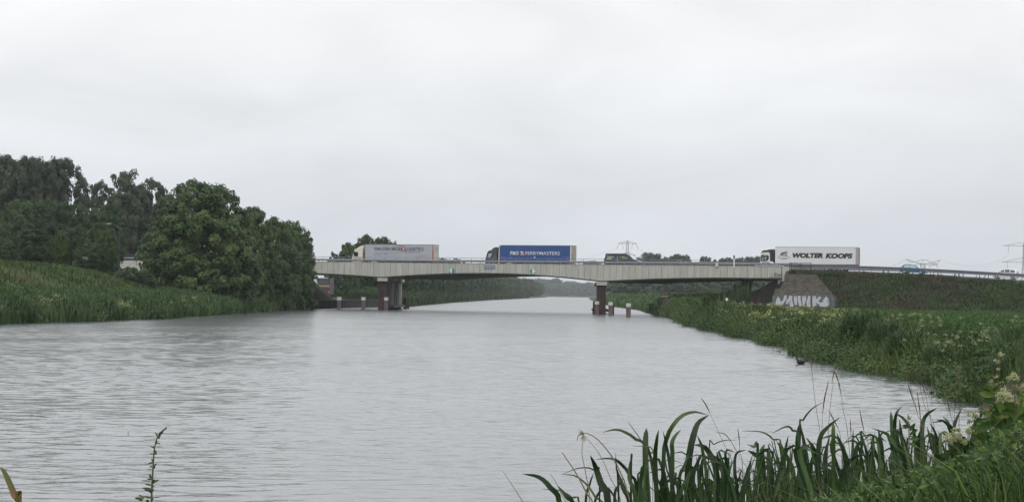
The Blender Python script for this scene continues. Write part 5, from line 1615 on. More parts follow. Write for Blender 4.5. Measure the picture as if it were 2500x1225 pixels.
# right bank
X, Y = scatter(62000, lambda y: xr(y) - .35, lambda y: xr(y) + 6.5, 58, 345, 1.35, rng)
dR = X - xr(Y)
cl = clumpy(X, Y, 1.7, 2)
cl2 = clumpy(X, Y, .8, 6)
H = (.25 + .75 * cl + .45 * cl * cl2) * np.interp(dR, [-.6, .5, 4], [.6, 1.0, 1.05]) * (1 + (np.interp(Y, [58, 90, 150, 210, 300], [.8, 1.05, 1.4, 2.0, 2.4]) - 1) * np.interp(dR, [2, 4], [1, .25]))
sel = rng.uniform(0, 1, len(X)) < .55 + .45 * cl
X, Y, H = X[sel], Y[sel], H[sel]
wdt = np.interp(Y, [60, 120, 300], [.022, .05, .10]) * rng.uniform(.6, 1.4, len(X))
tn_ = np.clip(.55 * clumpy(X, Y, 1.3, 9) + .5 * rng.uniform(0, 1, len(X)) * cl[sel], 0, 1)
stuff(blades('bank_grass', np.stack([X, Y, np.maximum(ground_z(X, Y), -.1)], 1), H, wdt, lean=.75, m=grass_a, rng=rng, tint=tn_), 'tall grass and reeds along the right waterline')
X, Y = scatter(34000, lambda y: xr(y) + 5.0, lambda y: np.minimum(xr(y) + 75, y * .26 + 4), 75, 330, 1.0, rng)
H = (.35 + .3 * clumpy(X, Y, 4, 5)); wdt = np.interp(Y, [60, 120, 300], [.05, .09, .17])
b_r = X * ROADB.x + (Y - 350) * ROADB.y
ok = b_r < -9
X, Y, H, wdt = X[ok], Y[ok], H[ok], wdt[ok]
field_m = leafmat('field_grass', (.016, .040, .007), (.034, .082, .014), (.07, .13, .026), nscale=.12, transl=.3)
stuff(blades('field_grass', np.stack([X, Y, ground_z(X, Y)], 1), H, wdt, lean=.5, m=field_m, rng=rng), 'bright green field grass before the embankment')
X, Y = scatter(420, lambda y: xr(y) - .1, lambda y: xr(y) + 5, 60, 320, 1.2, rng)
X[:170] = xr(Y[:170]) + rng.uniform(-.35, .8, 170)
sc_ = np.interp(Y, [60, 180, 300], [.45, .85, 1.0])
herb_patch('undergrowth', np.stack([X, Y, np.maximum(ground_z(X, Y), 0)], 1), rng.uniform(.9, 2.0, 420) * sc_, 120000, .12, herb_m, 'leafy undergrowth on the right bank', hgt=1.0)
# reeds beyond the bridge, both banks
X, Y = scatter(18000, lambda y: xr(y) - .5, lambda y: xr(y) + 14, 330, 900, 1.3, rng)
H = (2.0 + 1.2 * clumpy(X, Y, 5, 3)) * np.interp(X - xr(Y), [0, 2, 10], [.7, 1, 1.0])
b_r = X * ROADB.x + (Y - 350) * ROADB.y
ok = (b_r > 1) | (b_r < -14)
stuff(blades('reeds', np.stack([X, Y, np.maximum(ground_z(X, Y), -.1)], 1)[ok], H[ok], rng.uniform(.2, .4, ok.sum()), lean=.35, m=reed_m, rng=rng), 'tall reeds on the right bank seen through and beyond the bridge')
X, Y = scatter(20000, lambda y: xl(y) - 9, lambda y: xl(y) + .6, 432, 1500, 1.6, rng)
H = (1.8 + 1.4 * clumpy(X, Y, 6, 7)); 
stuff(blades('reeds', np.stack([X, Y, np.maximum(ground_z(X, Y), -.1)], 1), H, np.interp(Y, [430, 1500], [.22, .7]), lean=.35, m=leafmat('far_reed_leaves', (.014, .026, .010), (.03, .055, .02), (.055, .085, .03), nscale=.08), rng=rng), 'reeds under the tree row on the left bank beyond the bridge')
# embankment weeds
X = rng.uniform(40, 150, 90000); Y = 350 - .442 * X - rng.uniform(0, 15, len(X)) / .9
s_ = X * ROADD.x + (Y - 350) * ROADD.y; b_r = X * ROADB.x + (Y - 350) * ROADB.y
ok = (b_r < -.6) & (b_r > -13) & (s_ > 47.5) & (s_ < 115)
X, Y, s_, b_r = X[ok], Y[ok], s_[ok], b_r[ok]
pp = np.array([(X[i], Y[i]) for i in range(0)])
# keep the brick facing clear of weeds
def on_brick(X, Y):
    u_ = (s_ - (SAB + .9)); dn = -b_r
    right = np.interp(dn, [0, 1.5, 4.5, 8.3], [3.8, 5.0, 7.6, 9.8])
    return (u_ < right)
keepb = ~on_brick(X, Y) | (rng.uniform(0, 1, len(X)) < .0)
X, Y, s_, b_r = X[keepb], Y[keepb], s_[keepb], b_r[keepb]
Z = ground_z(X, Y)
pat = clumpy(X, Y, 5.5, 8) * .6 + .4 * clumpy(X, Y, 1.8, 2)
isb = pat + rng.normal(size=len(X)) * .12 + np.where((s_ > 52) & (s_ < 74), .12, -.05) + np.where(b_r < -8, .05, 0) > .74
H = rng.uniform(.2, .6, len(X)) * (.6 + .8 * clumpy(X, Y, 1.2, 6))
q = np.stack([X, Y, Z], 1)
stuff(blades('embankment_weeds', q[isb], H[isb], rng.uniform(.07, .15, isb.sum()), lean=.9, m=brown_m, rng=rng), 'dry brownish weeds on the motorway embankment')
stuff(blades('embankment_grass', q[~isb], H[~isb], rng.uniform(.07, .15, (~isb).sum()), lean=.8, m=leafmat('embankment_greens', (.012, .024, .006), (.030, .058, .014), (.07, .115, .028), nscale=.3), rng=rng), 'dark green grass tufts on the motorway embankment')
nb_ = 170
ii = rng.integers(0, len(X), nb_)
herb_patch('embankment_scrub', q[ii], rng.uniform(.4, 1.2, nb_), 26000, .17, leafmat('scrub_leaves', (.012, .022, .008), (.026, .044, .016), (.05, .08, .026), nscale=.3), 'low dark scrub on the motorway embankment', hgt=.7)
# verge over the brick facing
X = rng.uniform(0, 1, 1600); ss_ = SAB + 1.4 + X * 9; bb_ = -rng.uniform(.2, 1.2, 1600)
q = np.stack([ss_ * ROADD.x + bb_ * ROADB.x, 350 + ss_ * ROADD.y + bb_ * ROADB.y, np.full(1600, 7.15) - (-bb_) * .25], 1)
stuff(blades('verge_grass', q, rng.uniform(.2, .55, 1600), .09, lean=.7, m=leafmat('verge_leaves', (.03, .045, .015), (.055, .075, .025), (.09, .11, .04), nscale=.3), rng=rng), 'olive verge grass at the top of the brick slope')

# flowering meadowsweet band on the right bank
fp = []
for (n_, Y0, Y1, o0, o1, thr) in ((800, 78, 135, .8, 8, .66), (700, 130, 215, .6, 7, .6), (260, 215, 320, .8, 6, .6)):
    Yc = rng.uniform(Y0, Y1, n_); Xc = xr(Yc) + rng.uniform(o0, o1, n_)
    kp = clumpy(Xc, Yc, 1.5, 11) * .6 + clumpy(Xc, Yc, 4.2, 5) * .4 > thr
    for x_, y_ in zip(Xc[kp], Yc[kp]):
        fp.append((x_, y_, float(ground_z(x_, y_)) + rng.uniform(.75, 1.3) * np.interp(y_, [80, 150, 250], [.9, 1.15, 1.5])))
fp = np.array(fp)
nf = len(fp)
near = fp[:, 1] < 140
flowers('bank_flowers', fp[near, 0], fp[near, 1], fp[near, 2], 18, .065, .042, flower_m, 'cream meadowsweet blossoms on the near right bank')
flowers('bank_flowers', fp[~near, 0], fp[~near, 1], fp[~near, 2], 12, .12, .085, flower_y, 'yellowish blossoms on the right bank toward the bridge')
# their stems
st = np.repeat(fp, 2, 0) + rng.normal(size=(nf * 2, 3)) * [.05, .05, 0]
hh = np.maximum(.3, st[:, 2] - ground_z(st[:, 0], st[:, 1])); st[:, 2] = st[:, 2] - hh
stuff(blades('flower_stems', st, hh, .02, lean=.08, m=herb_m, rng=rng, droop=0), 'green stems under the bank blossoms')

# grass on the near part of the right bank, toward the photo edge
n = 26000
X = rng.uniform(4, 22, n); Y = rng.uniform(14, 66, n)
dd_ = np.maximum(np.interp(X, NX, NY) - Y, X - xr(Y))
ok = (dd_ > -.3) & (X < Y * .27 + 3) & (X > Y * .17)
X, Y = X[ok], Y[ok]
cl = clumpy(X, Y, 1.2, 3)
stuff(blades('bank_grass', np.stack([X, Y, np.maximum(ground_z(X, Y), -.05)], 1), .35 + .6 * cl * rng.uniform(.5, 1, len(X)), rng.uniform(.01, .028, len(X)), lean=.7, m=grass_a, rng=rng, tint=np.clip(.5 * cl + .5 * rng.uniform(0, 1, len(X)), 0, 1)), 'grass on the near right bank toward the photo edge')
# ------------------------------------------------------------------ bushes and tussocks one can tell apart on the right bank
def bushy(name, px, ptop, Y, wpx, m, label, cat, group=None, leafn=9000, leafs=.10, zg=None, kind='mid_b'):
    p = P(px, ptop, Y); zg = float(ground_z(p.x, Y)) - .1 if zg is None else zg
    h = p.z - zg; wd = wpx * Y / F
    e = empty(name, (p.x, Y, zg), random.uniform(0, 6), label, cat, group); e.scale = (wd, wd, h)
    link('stem', TR[kind], e); crown_obj('foliage', kind, m, e)
    return e
GS = 'bushes on the right bank'
bushy('bush', 1731, 712, 218, 40, herb_m, 'tallest bright green bush on the right bank below the bridge deck', 'bush', GS, kind='mid_a')
bushy('bush', 1700, 730, 238, 50, herb_m, 'rounded green bush just left of the tallest bank bush', 'bush', GS)
bushy('bush', 1648, 726, 314, 60, reed_m, 'dark reedy bush at the waterline beside the brown stump', 'bush', GS)
bushy('bush', 1610, 726, 335, 36, reed_m, 'small bush on the right bank left of the brown stump', 'bush', GS)
bushy('bush', 1800, 764, 188, 60, herb_m, 'dark green bush in front of the dark slope under the bridge', 'bush', GS)
bushy('bush', 1818, 700, 322, 30, herb_m, 'small bush on the grassy edge under the right end of the span', 'bush', GS, kind='mid_a')
bushy('bush', 2010, 800, 118, 50, herb_m, 'low green bush below the graffiti, near the water', 'bush', GS)
bushy('bush', 2400, 850, 74, 90, herb_m, 'broad low bush on the right bank toward the photo edge', 'bush', GS)
bushy('bush', 2470, 880, 66, 80, herb_m, 'low leafy bush at the right photo edge by the water', 'bush', GS)
sedge_m = leafmat('sedge_blades', (.020, .042, .016), (.055, .10, .038), (.12, .18, .07), nscale=.6, transl=.25)
def tussock(px, ptop, pbase_Y, wpx, n, label, hscale=1.0):
    Y = pbase_Y; p = P(px, ptop, Y); zg = max(.05, float(ground_z(p.x, Y)))
    h = (p.z - zg) * 1.12; R = wpx * Y / F / 2
    rg = np.random.default_rng(int(px))
    ang = rg.uniform(0, 6.283, n); rr = R * .6 * rg.uniform(0, 1, n) ** .6
    base = np.stack([np.cos(ang) * rr, np.sin(ang) * rr, np.zeros(n)], 1)
    out_ = np.stack([np.cos(ang), np.sin(ang), np.zeros(n)], 1) * (R * rg.uniform(.15, 1.0, n))[:, None]
    hh = (h * rg.uniform(.5, 1.0, n) * (1 - .5 * (np.linalg.norm(out_, axis=1) / R) ** 1.5))[:, None]
    upv = np.array([0, 0, 1.0])
    ts = [0, .35, .65, .85, 1.0]; lat = [0, .08, .24, .48, .8]; ver = [0, .5, .84, 1.0, .97]; wds = [.8, 1, .8, .5, .05]
    wy = rg.uniform(-.8, .8, n); wv = np.stack([np.cos(wy), np.sin(wy), np.zeros(n)], 1) * (.5 * rg.uniform(.028, .055, n) * Y / 85)[:, None]
    Vs = []
    for k in range(5):
        c = base + out_ * lat[k] + upv * hh * ver[k]
        Vs += [c - wv * wds[k], c + wv * wds[k]]
    V = np.stack(Vs, 1).reshape(-1, 3)
    T = np.array([[2 * k, 2 * k + 1, 2 * k + 3, 2 * k + 2] for k in range(4)])
    Fc = (np.arange(n)[:, None, None] * 10 + T[None]).reshape(-1, 4)
    me = npmesh('blades', V, Fc, np.repeat(rg.uniform(0, 1, n), 10))
    e = empty('sedge_tussock', (p.x, Y, zg), 0, label, 'tussock', 'arching sedge tussocks on the right bank')
    link('blades', me, e, sedge_m)
    mb = MB(); mb.bar((0, 0, -.1), (0, 0, .12), R * .42, R * .3, 10); mb.build('root_mound', MATS['soil_and_grass'], e)
tussock(2105, 757, 108, 140, 1500, 'large dark arching sedge tussock below the dry embankment')
tussock(2160, 778, 100, 110, 800, 'middle sedge tussock joined to the right of the largest one')
tussock(2215, 808, 90, 130, 1300, 'arching grey green sedge tussock hanging over the water')
tussock(2290, 838, 84, 90, 1100, 'small sedge tussock right of the one over the water')
tussock(1870, 786, 158, 70, 900, 'small sedge tussock near the water below the brick slope')
tussock(2050, 785, 118, 80, 1000, 'sedge tussock left of the largest dark tussock')

# waterfowl (about 40 cm long)
p = P(1968, 888, 100.7)
e = empty('coot', (p.x - .25, 100.7, .03), 0, 'small black coot swimming near the right bank', 'bird')
blk_ = mat('black_feathers', (.008, .008, .009), .7)
def blob(c, r, n=10, m_=6):
    mb = MB(); vs = []; fs = []
    for i in range(m_ + 1):
        a = math.pi * i / m_
        for j in range(n):
            b = 2 * math.pi * j / n
            vs.append((c[0] + r[0] * math.sin(a) * math.cos(b), c[1] + r[1] * math.sin(a) * math.sin(b), c[2] + r[2] * math.cos(a)))
    for i in range(m_):
        for j in range(n):
            fs.append((i * n + j, (i + 1) * n + j, (i + 1) * n + (j + 1) % n, i * n + (j + 1) % n))
    mb.add(vs, fs); return mb
mb = blob((0, 0, .05), (.17, .10, .10)); mb.path([(-.10, 0, .08), (-.14, 0, .16), (-.17, 0, .21)], [.05, .035, .035], 7)
b2 = blob((-.18, 0, .225), (.05, .035, .04)); mb.add(b2.v, b2.f); b3 = blob((.17, 0, .10), (.08, .05, .03)); mb.add(b3.v, b3.f)
mb.build('body', blk_, e, smooth=True); e.scale = (1.2, 1.2, 1.2)
mb = MB(); mb.bar((-.22, 0, .225), (-.27, 0, .21), .018, .004, 6); mb.build('bill', white, e)
# ================================================================== foreground bank: iris, grasses, meadowsweet, mugwort
iris_m = leafmat('iris_leaf', (.007, .017, .007), (.021, .046, .014), (.08, .14, .042), nscale=3.0, transl=.2, rough=.5)
straw_m = mat('straw_stem', (.22, .17, .10), .8, var=.2, scale=8)
redstem_m = mat('reddish_stem', (.085, .065, .045), .7, var=.25, scale=10)
seed_m = mat('brown_seed_head', (.11, .07, .045), .85, var=.35, scale=25)
greenstem = mat('green_stem', (.05, .085, .025), .7, var=.2, scale=8)
def bez(pts, n):
    """Catmull-Rom through pts"""
    pts = [Vector(p) for p in pts]
    if len(pts) == 2: return [pts[0].lerp(pts[1], i / (n - 1)) for i in range(n)]
    ext = [pts[0] * 2 - pts[1]] + pts + [pts[-1] * 2 - pts[-2]]
    out_ = []
    seg = len(pts) - 1
    for i in range(n):
        u = i / (n - 1) * seg; k = min(seg - 1, int(u)); t_ = u - k
        a, b, c, d = ext[k:k + 4]
        out_.append(.5 * ((2 * b) + (c - a) * t_ + (2 * a - 5 * b + 4 * c - d) * t_ * t_ + (3 * b - a - 3 * c + d) * t_ ** 3))
    return out_
def leaf_strip(line, wd, twist=.0, blunt=False, n=11, fold=.25, tint=None):
    """folded sword leaf along a 3D line"""
    L = bez(line, n); V = []; 
    for i, p in enumerate(L):
        t_ = i / (n - 1)
        d = (L[min(n - 1, i + 1)] - L[max(0, i - 1)]).normalized()
        view = (p - CAM).normalized()
        side = d.cross(view).normalized()
        dep = side.cross(d).normalized()
        a = twist * (t_ - .3)
        s2 = side * math.cos(a) + dep * math.sin(a)
        prof = (1 - t_ ** (3.0 if not blunt else 9)) ** (.75 if not blunt else .5)
        w2 = wd * .5 * (0.85 + .3 * math.sin(min(1, t_ * 1.6) * math.pi * .5)) * prof if t_ < 1 else 0.0008
        V += [p - s2 * w2, p + dep * w2 * fold * (1 - t_), p + s2 * w2]
    Fc = []
    for i in range(n - 1):
        a = i * 3
        Fc += [(a, a + 1, a + 4, a + 3), (a + 1, a + 2, a + 5, a + 4)]
    tt = np.full(len(V), random.random() if tint is None else tint)
    return V, Fc, tt
def leaf_obj(name, line, wd, parent, m, **k):
    V, Fc, tt = leaf_strip(line, wd, **k)
    o = parent.location
    me = npmesh(name, np.array([tuple(v - o) for v in V]), np.array(Fc), tt, smooth=True)
    return link(name, me, parent, m)
def zA(x, y): return 1200 + x / 4.1667, 950 + y / 4.1667
def zB(x, y): return 1750 + x / 3.1825, 840 + y / 3.1825
def zC(x, y): return 2100 + x / 3.1825, 840 + y / 3.1825
A_ = [([(700, 1200), (600, 1000), (480, 890), (318, 858)], 55, 0), ([(1190, 1200), (1110, 950), (1055, 780), (1005, 668)], 72, 0), ([(1600, 1250), (1570, 800), (1566, 550), (1576, 392)], 56, 1), ([(1560, 700), (1480, 520), (1350, 430), (1250, 408), (1135, 436)], 30, 0),
      ([(1680, 1150), (1665, 700), (1680, 520), (1700, 410)], 46, 0), ([(1745, 820), (1775, 520), (1850, 360), (1950, 260), (2075, 228), (2200, 262)], 44, 0), ([(1990, 1200), (2010, 700), (2060, 450), (2110, 330), (2212, 260)], 68, 0), ([(1840, 800), (1835, 560), (1870, 470), (1927, 410)], 44, 0),
      ([(2310, 1200), (2280, 800), (2200, 620), (2130, 572), (2055, 566)], 60, 0), ([(2190, 1000), (2150, 640), (2125, 540), (2092, 470)], 34, 0), ([(1500, 1100), (1400, 860), (1340, 780), (1260, 712), (1160, 700), (1055, 714)], 34, 0), ([(1290, 1000), (1270, 800), (1262, 640)], 20, 0),
      ([(1470, 1200), (1400, 900), (1408, 725)], 44, 0), ([(1100, 900), (1040, 820), (970, 795), (860, 805), (715, 862)], 16, 0), ([(955, 1200), (1000, 960), (1042, 842)], 26, 0), ([(2450, 1100), (2370, 870), (2300, 760), (2230, 620)], 46, 0), ([(2045, 1000), (2090, 760), (2155, 640)], 44, 0),
      ([(840, 1250), (760, 1090), (665, 968)], 48, 0), ([(1420, 1250), (1340, 1000), (1285, 830)], 60, 0), ([(1690, 1200), (1640, 800), (1610, 660), (1590, 560)], 36, 0), ([(1850, 1200), (1830, 900), (1790, 620), (1745, 425)], 40, 0), ([(1520, 1250), (1520, 950), (1560, 700)], 46, 0),
      ([(1560, 800), (1640, 650), (1600, 580), (1435, 575)], 18, 0), ([(1900, 1000), (1960, 780), (2010, 640)], 34, 0), ([(1250, 1200), (1290, 980), (1345, 900)], 30, 0), ([(1030, 1250), (1150, 1000), (1250, 1090), (1300, 1200)], 26, 0), ([(900, 1200), (820, 1100), (700, 1030), (515, 1010)], 20, 0),
      ([(1420, 800), (1435, 700)], 22, 0), ([(1770, 1250), (1750, 950), (1740, 760)], 60, 0), ([(2420, 1200), (2400, 950), (2420, 820), (2460, 720)], 40, 0), ([(1150, 1250), (1060, 1100), (980, 980), (860, 880), (715, 862)], 22, 0), ([(1960, 1250), (1900, 1000), (1830, 820)], 50, 0),
      ([(2100, 1250), (2120, 1000), (2110, 830)], 52, 0), ([(2250, 1250), (2300, 1000), (2370, 840)], 46, 0), ([(2210, 640), (2260, 560), (2360, 520), (2490, 512)], 12, 0), ([(2340, 830), (2400, 760), (2455, 735)], 10, 0)]
B_ = [([(660, 1100), (630, 800), (650, 598)], 40, 1), ([(640, 700), (670, 590), (740, 500), (830, 447)], 15, 0), ([(700, 1100), (690, 850), (655, 640)], 44, 0), ([(790, 1000), (800, 740), (860, 645), (955, 568)], 38, 0), ([(905, 1000), (905, 700), (908, 612)], 30, 1), ([(500, 1250), (520, 900), (556, 705)], 36, 0),
      ([(640, 800), (590, 670), (540, 638), (430, 690)], 18, 0), ([(510, 850), (440, 740), (350, 680), (195, 672)], 14, 0), ([(360, 1100), (350, 850), (372, 775)], 48, 0), ([(330, 950), (300, 860), (240, 825)], 40, 0), ([(320, 860), (290, 800), (240, 778)], 22, 0), ([(430, 1100), (410, 930), (390, 820), (300, 880)], 40, 0),
      ([(520, 1000), (500, 800), (470, 765)], 40, 0), ([(600, 1100), (560, 900), (480, 780)], 38, 0), ([(560, 1200), (545, 1050), (570, 970), (640, 942)], 30, 0), ([(1000, 1100), (990, 850), (930, 685)], 36, 0), ([(1060, 1200), (1055, 900), (1060, 660)], 34, 0), ([(1090, 1050), (1080, 830), (1130, 735)], 40, 0),
      ([(1190, 1100), (1190, 900), (1215, 795)], 44, 0), ([(860, 1200), (840, 900), (880, 700)], 44, 0), ([(950, 1200), (1000, 950), (1090, 870), (1160, 860)], 30, 0), ([(780, 1250), (790, 1000), (760, 820), (690, 720)], 40, 0), ([(160, 1200), (140, 1000), (150, 850), (230, 820)], 26, 0), ([(250, 1200), (240, 1000), (270, 910)], 44, 0),
      ([(730, 1200), (720, 1000), (770, 850)], 36, 0), ([(460, 1250), (480, 1080), (520, 960)], 46, 0), ([(1000, 1250), (1030, 1080), (1090, 980)], 44, 0), ([(300, 1250), (310, 1080), (280, 960)], 40, 0), ([(60, 1100), (20, 950), (0, 830)], 40, 0), ([(110, 1250), (60, 1000), (10, 900)], 44, 0)]
C_ = [([(260, 1000), (250, 700), (238, 518)], 30, 1), ([(280, 900), (268, 640), (285, 530), (325, 480)], 28, 0), ([(180, 1150), (165, 800), (140, 655)], 42, 0), ([(350, 900), (320, 700), (305, 580)], 28, 0), ([(500, 1000), (480, 700), (505, 560), (600, 492)], 38, 0), ([(700, 900), (730, 640), (790, 492)], 30, 0),
      ([(880, 900), (900, 650), (955, 510)], 60, 0), ([(870, 900), (880, 700), (905, 520)], 44, 0), ([(1090, 700), (1140, 580), (1190, 440)], 40, 0), ([(640, 1000), (610, 800), (580, 680), (540, 610)], 28, 0), ([(720, 800), (690, 620), (640, 560)], 24, 0), ([(430, 800), (380, 640), (330, 570), (270, 535)], 26, 0),
      ([(350, 1000), (280, 800), (210, 700), (90, 650)], 28, 0), ([(100, 1150), (90, 950), (100, 800)], 44, 0), ([(60, 1150), (60, 900), (30, 780)], 40, 0), ([(260, 1250), (280, 1050), (240, 880), (265, 800)], 36, 0), ([(330, 1150), (300, 980), (330, 870), (390, 800)], 36, 0), ([(460, 950), (450, 760), (480, 640)], 40, 0),
      ([(600, 1000), (560, 800), (520, 640)], 40, 0), ([(400, 1050), (390, 900), (340, 760)], 36, 0), ([(1230, 800), (1240, 690), (1215, 600)], 30, 0), ([(760, 900), (720, 700), (660, 600), (590, 585)], 20, 0), ([(1080, 760), (1130, 610), (1170, 560)], 24, 0), ([(560, 1200), (520, 1000), (560, 850)], 40, 0)]
random.seed(12)
allv = []
for lst, zf, sc in ((A_, zA, 4.1667), (B_, zB, 3.1825), (C_, zC, 3.1825)):
    for pts, wz, blunt in lst:
        allv.append(([zf(*p) for p in pts], wz / sc, blunt))
# filler leaves of the same plants, lower and denser toward the right
for k in range(390):
    u = random.random() ** .8
    bx = 1560 + 900 * u; lim = np.interp(bx, [1560, 1800, 2000, 2300, 2460], [1130, 1085, 1060, 1040, 1010])
    ty = random.uniform(lim, 1190); tx = bx + random.uniform(-60, 60)
    by = ty + random.uniform(170, 260)
    mid = ((bx * .6 + tx * .4) + random.uniform(-8, 8), ty + (by - ty) * .45)
    pts = [(bx, by), mid, (tx, ty)]
    if random.random() < .45:
        dx = random.choice((-1, 1)) * random.uniform(20, 50); pts = [(bx, by), mid, (tx, ty), (tx + dx, ty + random.uniform(-6, 25))]
    allv.append((pts, random.uniform(3.5, 10.5), 0))
# group the leaves into plants by where they stand
plants = {}
for pts, wpx, blunt in allv:
    key = int((pts[0][0] - 1330) // 82)
    plants.setdefault(key, []).append((pts, wpx, blunt))
posw = ['leftmost iris clump, its leaves bending left over the water', 'iris clump with a broad pointed leaf left of the straw stalks', 'iris clump under the nodding straw stalk', 'iris clump with the tall blunt leaf', 'iris clump with the two highest arching leaves',
        'iris clump right of the highest arching leaf', 'iris clump crossed by the long reddish grass stalk', 'iris clump left of the tall cut leaf', 'iris clump with the tall cut leaf and a thin bent tip', 'iris clump below the crossed seed heads',
        'iris clump right of the crossed seed heads', 'iris clump with a pair of upright dark leaves at right', 'iris clump left of the cream blossoms', 'iris clump partly behind the cream blossoms', 'iris clump with broad dark leaves behind the meadowsweet', 'rightmost iris clump at the photo edge', 'iris clump low in the right corner']
for k, key in enumerate(sorted(plants)):
    lv = plants[key]
    Yp = 12.3 + .9 * math.sin(key * 2.1)
    bx = sum(p[0][0][0] for p in lv) / len(lv)
    p = P(bx, 1300, Yp)
    base = Vector((p.x, Yp, float(ground_z(p.x, Yp))))
    e = empty('iris_clump', base, 0, posw[k % len(posw)], 'iris plant', 'yellow flag iris clumps on the near bank')
    for pts, wpx, blunt in lv:
        Yl = Yp + random.uniform(-.35, .35)
        line = [P(x, y, Yl + (i * .03 * random.uniform(-1, 1))) for i, (x, y) in enumerate(pts)]
        # run down to the soil
        foot = Vector((line[0].x * .7 + base.x * .3, Yl, base.z - .05))
        if line[0].z > base.z + .05: line = [foot] + line
        leaf_obj('leaf', line, max(.006, wpx * Yl / F * .96), e, iris_m, twist=random.uniform(-1.0, 1.0), blunt=bool(blunt), n=13, tint=random.uniform(0, 1) ** 1.3 if wpx < 11 else random.uniform(.15, .6))

# ---- grass stalks with seed heads
def stalk(pts, head, Y, label, sm=redstem_m, wpx=1.3, hw=5.0, group='reddish grass stalks with seed heads on the near bank', name='grass_stalk'):
    ln = [P(x, y, Y) for x, y in pts]
    g0 = Vector((ln[0].x, Y, float(ground_z(ln[0].x, Y))))
    e = empty(name, g0, 0, label, 'grass', group)
    if ln[0].z > g0.z: ln = [g0 + Vector((0, 0, -.05))] + ln
    L_ = bez([p - g0 for p in ln], 14); r = wpx * Y / F / 2
    mb = MB(); mb.path(L_, [r * (1.4 - .8 * i / 13) for i in range(14)], 5); mb.build('stem', sm, e)
    if head:
        H_ = bez([P(x, y, Y) - g0 for x, y in head], 9); w_ = hw * Y / F / 2
        mb = MB()
        for k in range(46):
            t_ = random.random(); i = min(7, int(t_ * 8)); p = H_[i].lerp(H_[i + 1], t_ * 8 - i)
            d = (H_[i + 1] - H_[i]).normalized(); a = random.uniform(0, 6.28)
            ww = w_ * (.35 + .75 * math.sin(math.pi * min(1, t_ * .9 + .1)))
            o = Vector((math.cos(a), math.sin(a), 0)) * ww * .7
            ln_ = .012 * Y / 12
            mb.bar(p + o * .15, p + o + d * ln_ * 1.5, ww * .35, ww * .08, 4)
        mb.path(H_, w_ * .35, 4)
        mb.build('seed_head', seed_m, e)
    return e
stalk([zB(830, 1150), zB(815, 780), zB(765, 450), zB(737, 190)], [zB(737, 195), zB(728, 100), zB(715, 10)], 11.5, 'tallest reddish grass stalk, its brown head rising past the coot')
stalk([zB(860, 1100), zB(865, 700), zB(885, 450), zB(905, 295)], [zB(895, 300), zB(912, 210), zB(942, 108)], 11.3, 'reddish stalk with an upright pale head, left of the crossed pair', hw=4)
stalk([zB(1040, 1100), zB(1018, 700), zB(985, 520), zB(965, 385)], [zB(965, 388), zB(945, 290), zB(912, 215), zB(880, 212)], 11.6, 'reddish stalk whose nodding head crosses its neighbour', hw=5)
stalk([zB(810, 1150), zB(815, 760), zB(822, 530)], [zB(822, 530), zB(838, 420), zB(866, 295)], 11.8, 'short reddish stalk with a slim leaning head between the tall ones')
stalk([zB(980, 1000), zB(960, 720), zB(945, 655)], [zB(945, 655), zB(910, 590), zB(880, 528)], 12.0, 'low stalk with a dark head leaning left before the iris')
stalk([zA(2600, 1100), zA(2480, 800), zA(2360, 540), zA(2218, 232)], [zA(2218, 232), zA(2185, 165), zA(2146, 106)], 11.2, 'long leaning stalk with a dark red head above the iris arch')
stalk([zA(2640, 1000), zA(2500, 640)], [zA(2500, 640), zA(2430, 520), zA(2370, 455), zA(2296, 438)], 11.9, 'bent reddish stalk with a curved head beside the long leaning stalk', hw=4)
stalk([zA(1640, 900), zA(1560, 600), zA(1530, 535)], [zA(1530, 530), zA(1470, 440), zA(1398, 345)], 11.7, 'reddish spike leaning left above the blunt iris leaf', hw=4)
stalk([zB(200, 1000), zB(180, 850), zB(175, 770)], [zB(178, 790), zB(172, 720), zB(165, 665)], 12.2, 'short upright reddish head at the left of the iris bed', hw=4)
stalk([zB(1180, 900), zB(1150, 680)], [zB(1145, 680), zB(1130, 610), zB(1113, 520)], 12.0, 'dark slim head leaning left near the pair of upright iris leaves', hw=4)
stalk([zB(1050, 900), zB(1040, 700)], [zB(1042, 700), zB(1041, 660), zB(1038, 596)], 12.1, 'short dark head standing upright in the middle iris bed', hw=4)
heads = [([(470, 700), (440, 520), (390, 320)], [(392, 322), (375, 240), (350, 150)], 'pale brown head leaning left, first of the right group'), ([(490, 760), (450, 560), (418, 455)], [(418, 458), (395, 380), (370, 305)], 'pale brown head lowest left of the right group'),
         ([(560, 720), (500, 480), (452, 280)], [(452, 285), (430, 210), (400, 130)], 'pale brown head against the dark bank, highest of the right group'), ([(580, 760), (540, 560), (507, 385)], [(507, 390), (485, 310), (463, 232)], 'pale brown head leaning left in the centre of the right group'),
         ([(500, 800), (475, 640), (468, 560)], [(468, 560), (458, 470), (445, 378)], 'slim head standing just above the twisted iris leaf'), ([(765, 800), (770, 560), (775, 400)], [(775, 402), (768, 300), (763, 212)], 'upright straw head alone against the dark water'),
         ([(740, 800), (720, 620), (702, 545)], [(702, 545), (685, 470), (665, 388)], 'thin head leaning left below the upright straw head'), ([(720, 750), (730, 600), (735, 505)], [(735, 508), (745, 440), (757, 378)], 'thin head leaning right below the upright straw head'),
         ([(1010, 700), (1018, 520), (1022, 430)], [(1022, 432), (1022, 320), (1030, 215)], 'brown head standing among the tall meadowsweet'), ([(980, 700), (980, 500), (985, 380)], [(985, 382), (986, 300), (994, 238)], 'straw head left of the tall meadowsweet')]
for a, h_, lb in heads:
    stalk([zC(*p) for p in a], [zC(*p) for p in h_], 11.0 + random.uniform(-.5, .8), lb, group='pale grass heads on the near right bank', hw=4.5)
